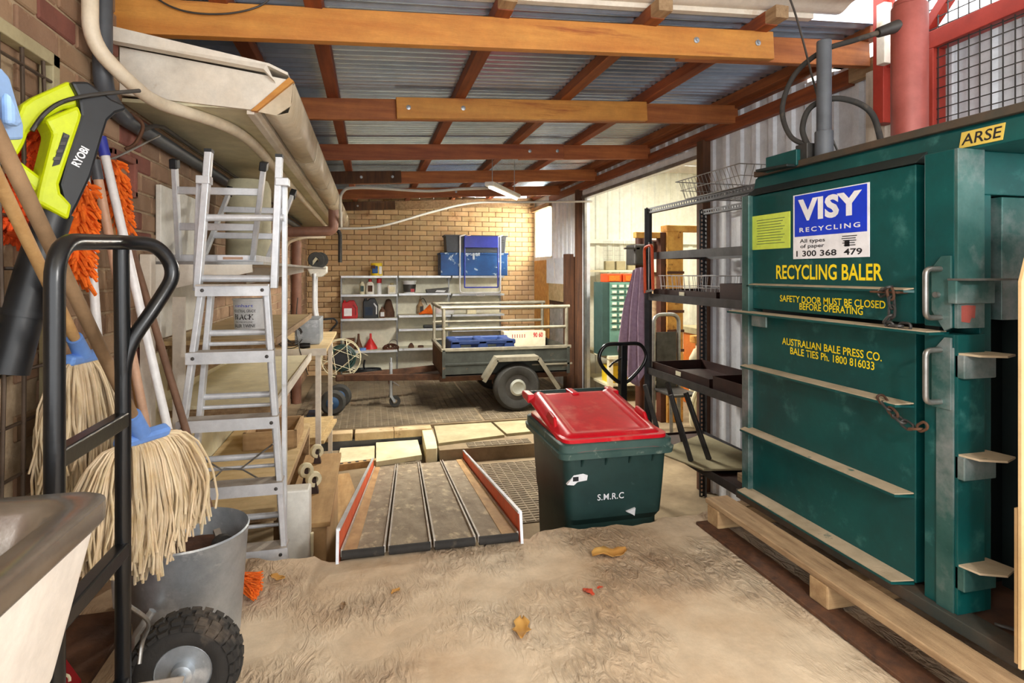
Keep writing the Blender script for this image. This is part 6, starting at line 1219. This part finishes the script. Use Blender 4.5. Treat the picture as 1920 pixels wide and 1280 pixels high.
for x, y in ((-.37, 3.25), (-.32, 3.55), (-.38, 3.72), (-.35, 4.1)):
    MB().lathe([(.02, -.018), (.042, -.018), (.046, 0), (.042, .018), (.02, .018)], (x, y, .0), 20, (.5, -.8, 0)).o('wheel', 'cream', dy, sm=40); MB().prism([(x-.02, y-.02, -.08), (x+.03, y-.02, -.08), (x+.012, y-.012, .004), (x-.005, y-.012, .004)], (0, .04, 0)).o('fork', 'rack_brown', dy, bev=.002)
tag(MB().bb((-.43, 3.15, PZ), (-.22, 4.25, -.105)).o('cardboard_carton', 'cardboard', bev=.006), 'brown carton in the pit supporting the caster dolly', 'box')
wc_ = T('white_cupboard', 'small white cupboard with a cream handle standing behind the ladder foot', 'cupboard', (-.36, 3.08, PZ)); MB().bb((-.42, 3.02, PZ), (-.29, 3.118, .13)).o('body', 'white_plastic', wc_, bev=.01); MB().bb((-.29, 3.05, -.22), (-.275, 3.07, -.10)).o('handle', 'cream', wc_, bev=.005)
# ================================================================== leaves on the slab
for i, (x, y, s_, m_, lab) in enumerate(((1143, 1040, .07, 'leaf', 'long curled tan leaf on the slab near the pallet'), (978, 1180, .05, 'leaf', 'crumpled ochre leaf in the middle of the slab'), (520, 1082, .03, 'leaf', 'small tan leaf near the ladder foot on the slab'), (742, 1106, .02, 'leaf', 'tiny brown leaf below the ramp on the slab'), (1103, 1108, .025, 'leaf_red', 'red-brown leaf scrap by the grey stain on the slab'), (1125, 1099, .012, 'leaf_red', 'tiny red leaf scrap next to the red-brown one on the slab'), (643, 1134, .02, 'handle_old', 'bent brown twig left of the ramp end on the slab'))):
    p = atZ(x, y, .006); rd_ = random.Random(i); n = 9
    ra = i*1.3; ca, sa = math.cos(ra), math.sin(ra)
    def lf_(u, v):
        a_ = (u-.5)*2.2*s_; b_ = (v-.5)*1.1*s_*(math.sin(PI*min(.97, max(.03, u)))**.6)*(1+.25*math.sin(u*17+i))
        return (p.x+a_*ca-b_*sa, p.y+a_*sa+b_*ca, .0+s_*.9*(v-.5)**2+s_*.12*(1+math.sin(u*7+i)))
    mb = MB().grid(lf_, 12, 6)
    tag(mb.o('dry_leaf', m_, sm=60, solid=.0008), lab, 'leaf')
tag(MB().grid(lambda u, v: (atZ(1112, 1086, .005).x+(u-.5)*.10, atZ(1112, 1086, .005).y+(v-.5)*.09, .0065), 2, 2).o('stain', 'pvc_grey'), 'faint grey stain on the slab', 'stain') if 0 else None

for i, (y, m_, lab) in enumerate(((2.985, 'white_paint', 'narrow white board leaning on the wall next to the white batten'), (3.035, 'alu', 'silver edged board leaning on the wall next to the plywood shelf'))):
    tag(MB().bb((-.895, 2.998, PZ), (-.84, 3.016, 1.085)).o('leaning_board', m_, bev=.003), lab, 'board') if i == 0 else None
ht.location.z += .013; pj.location.z += .013; wr_.location.z += 0
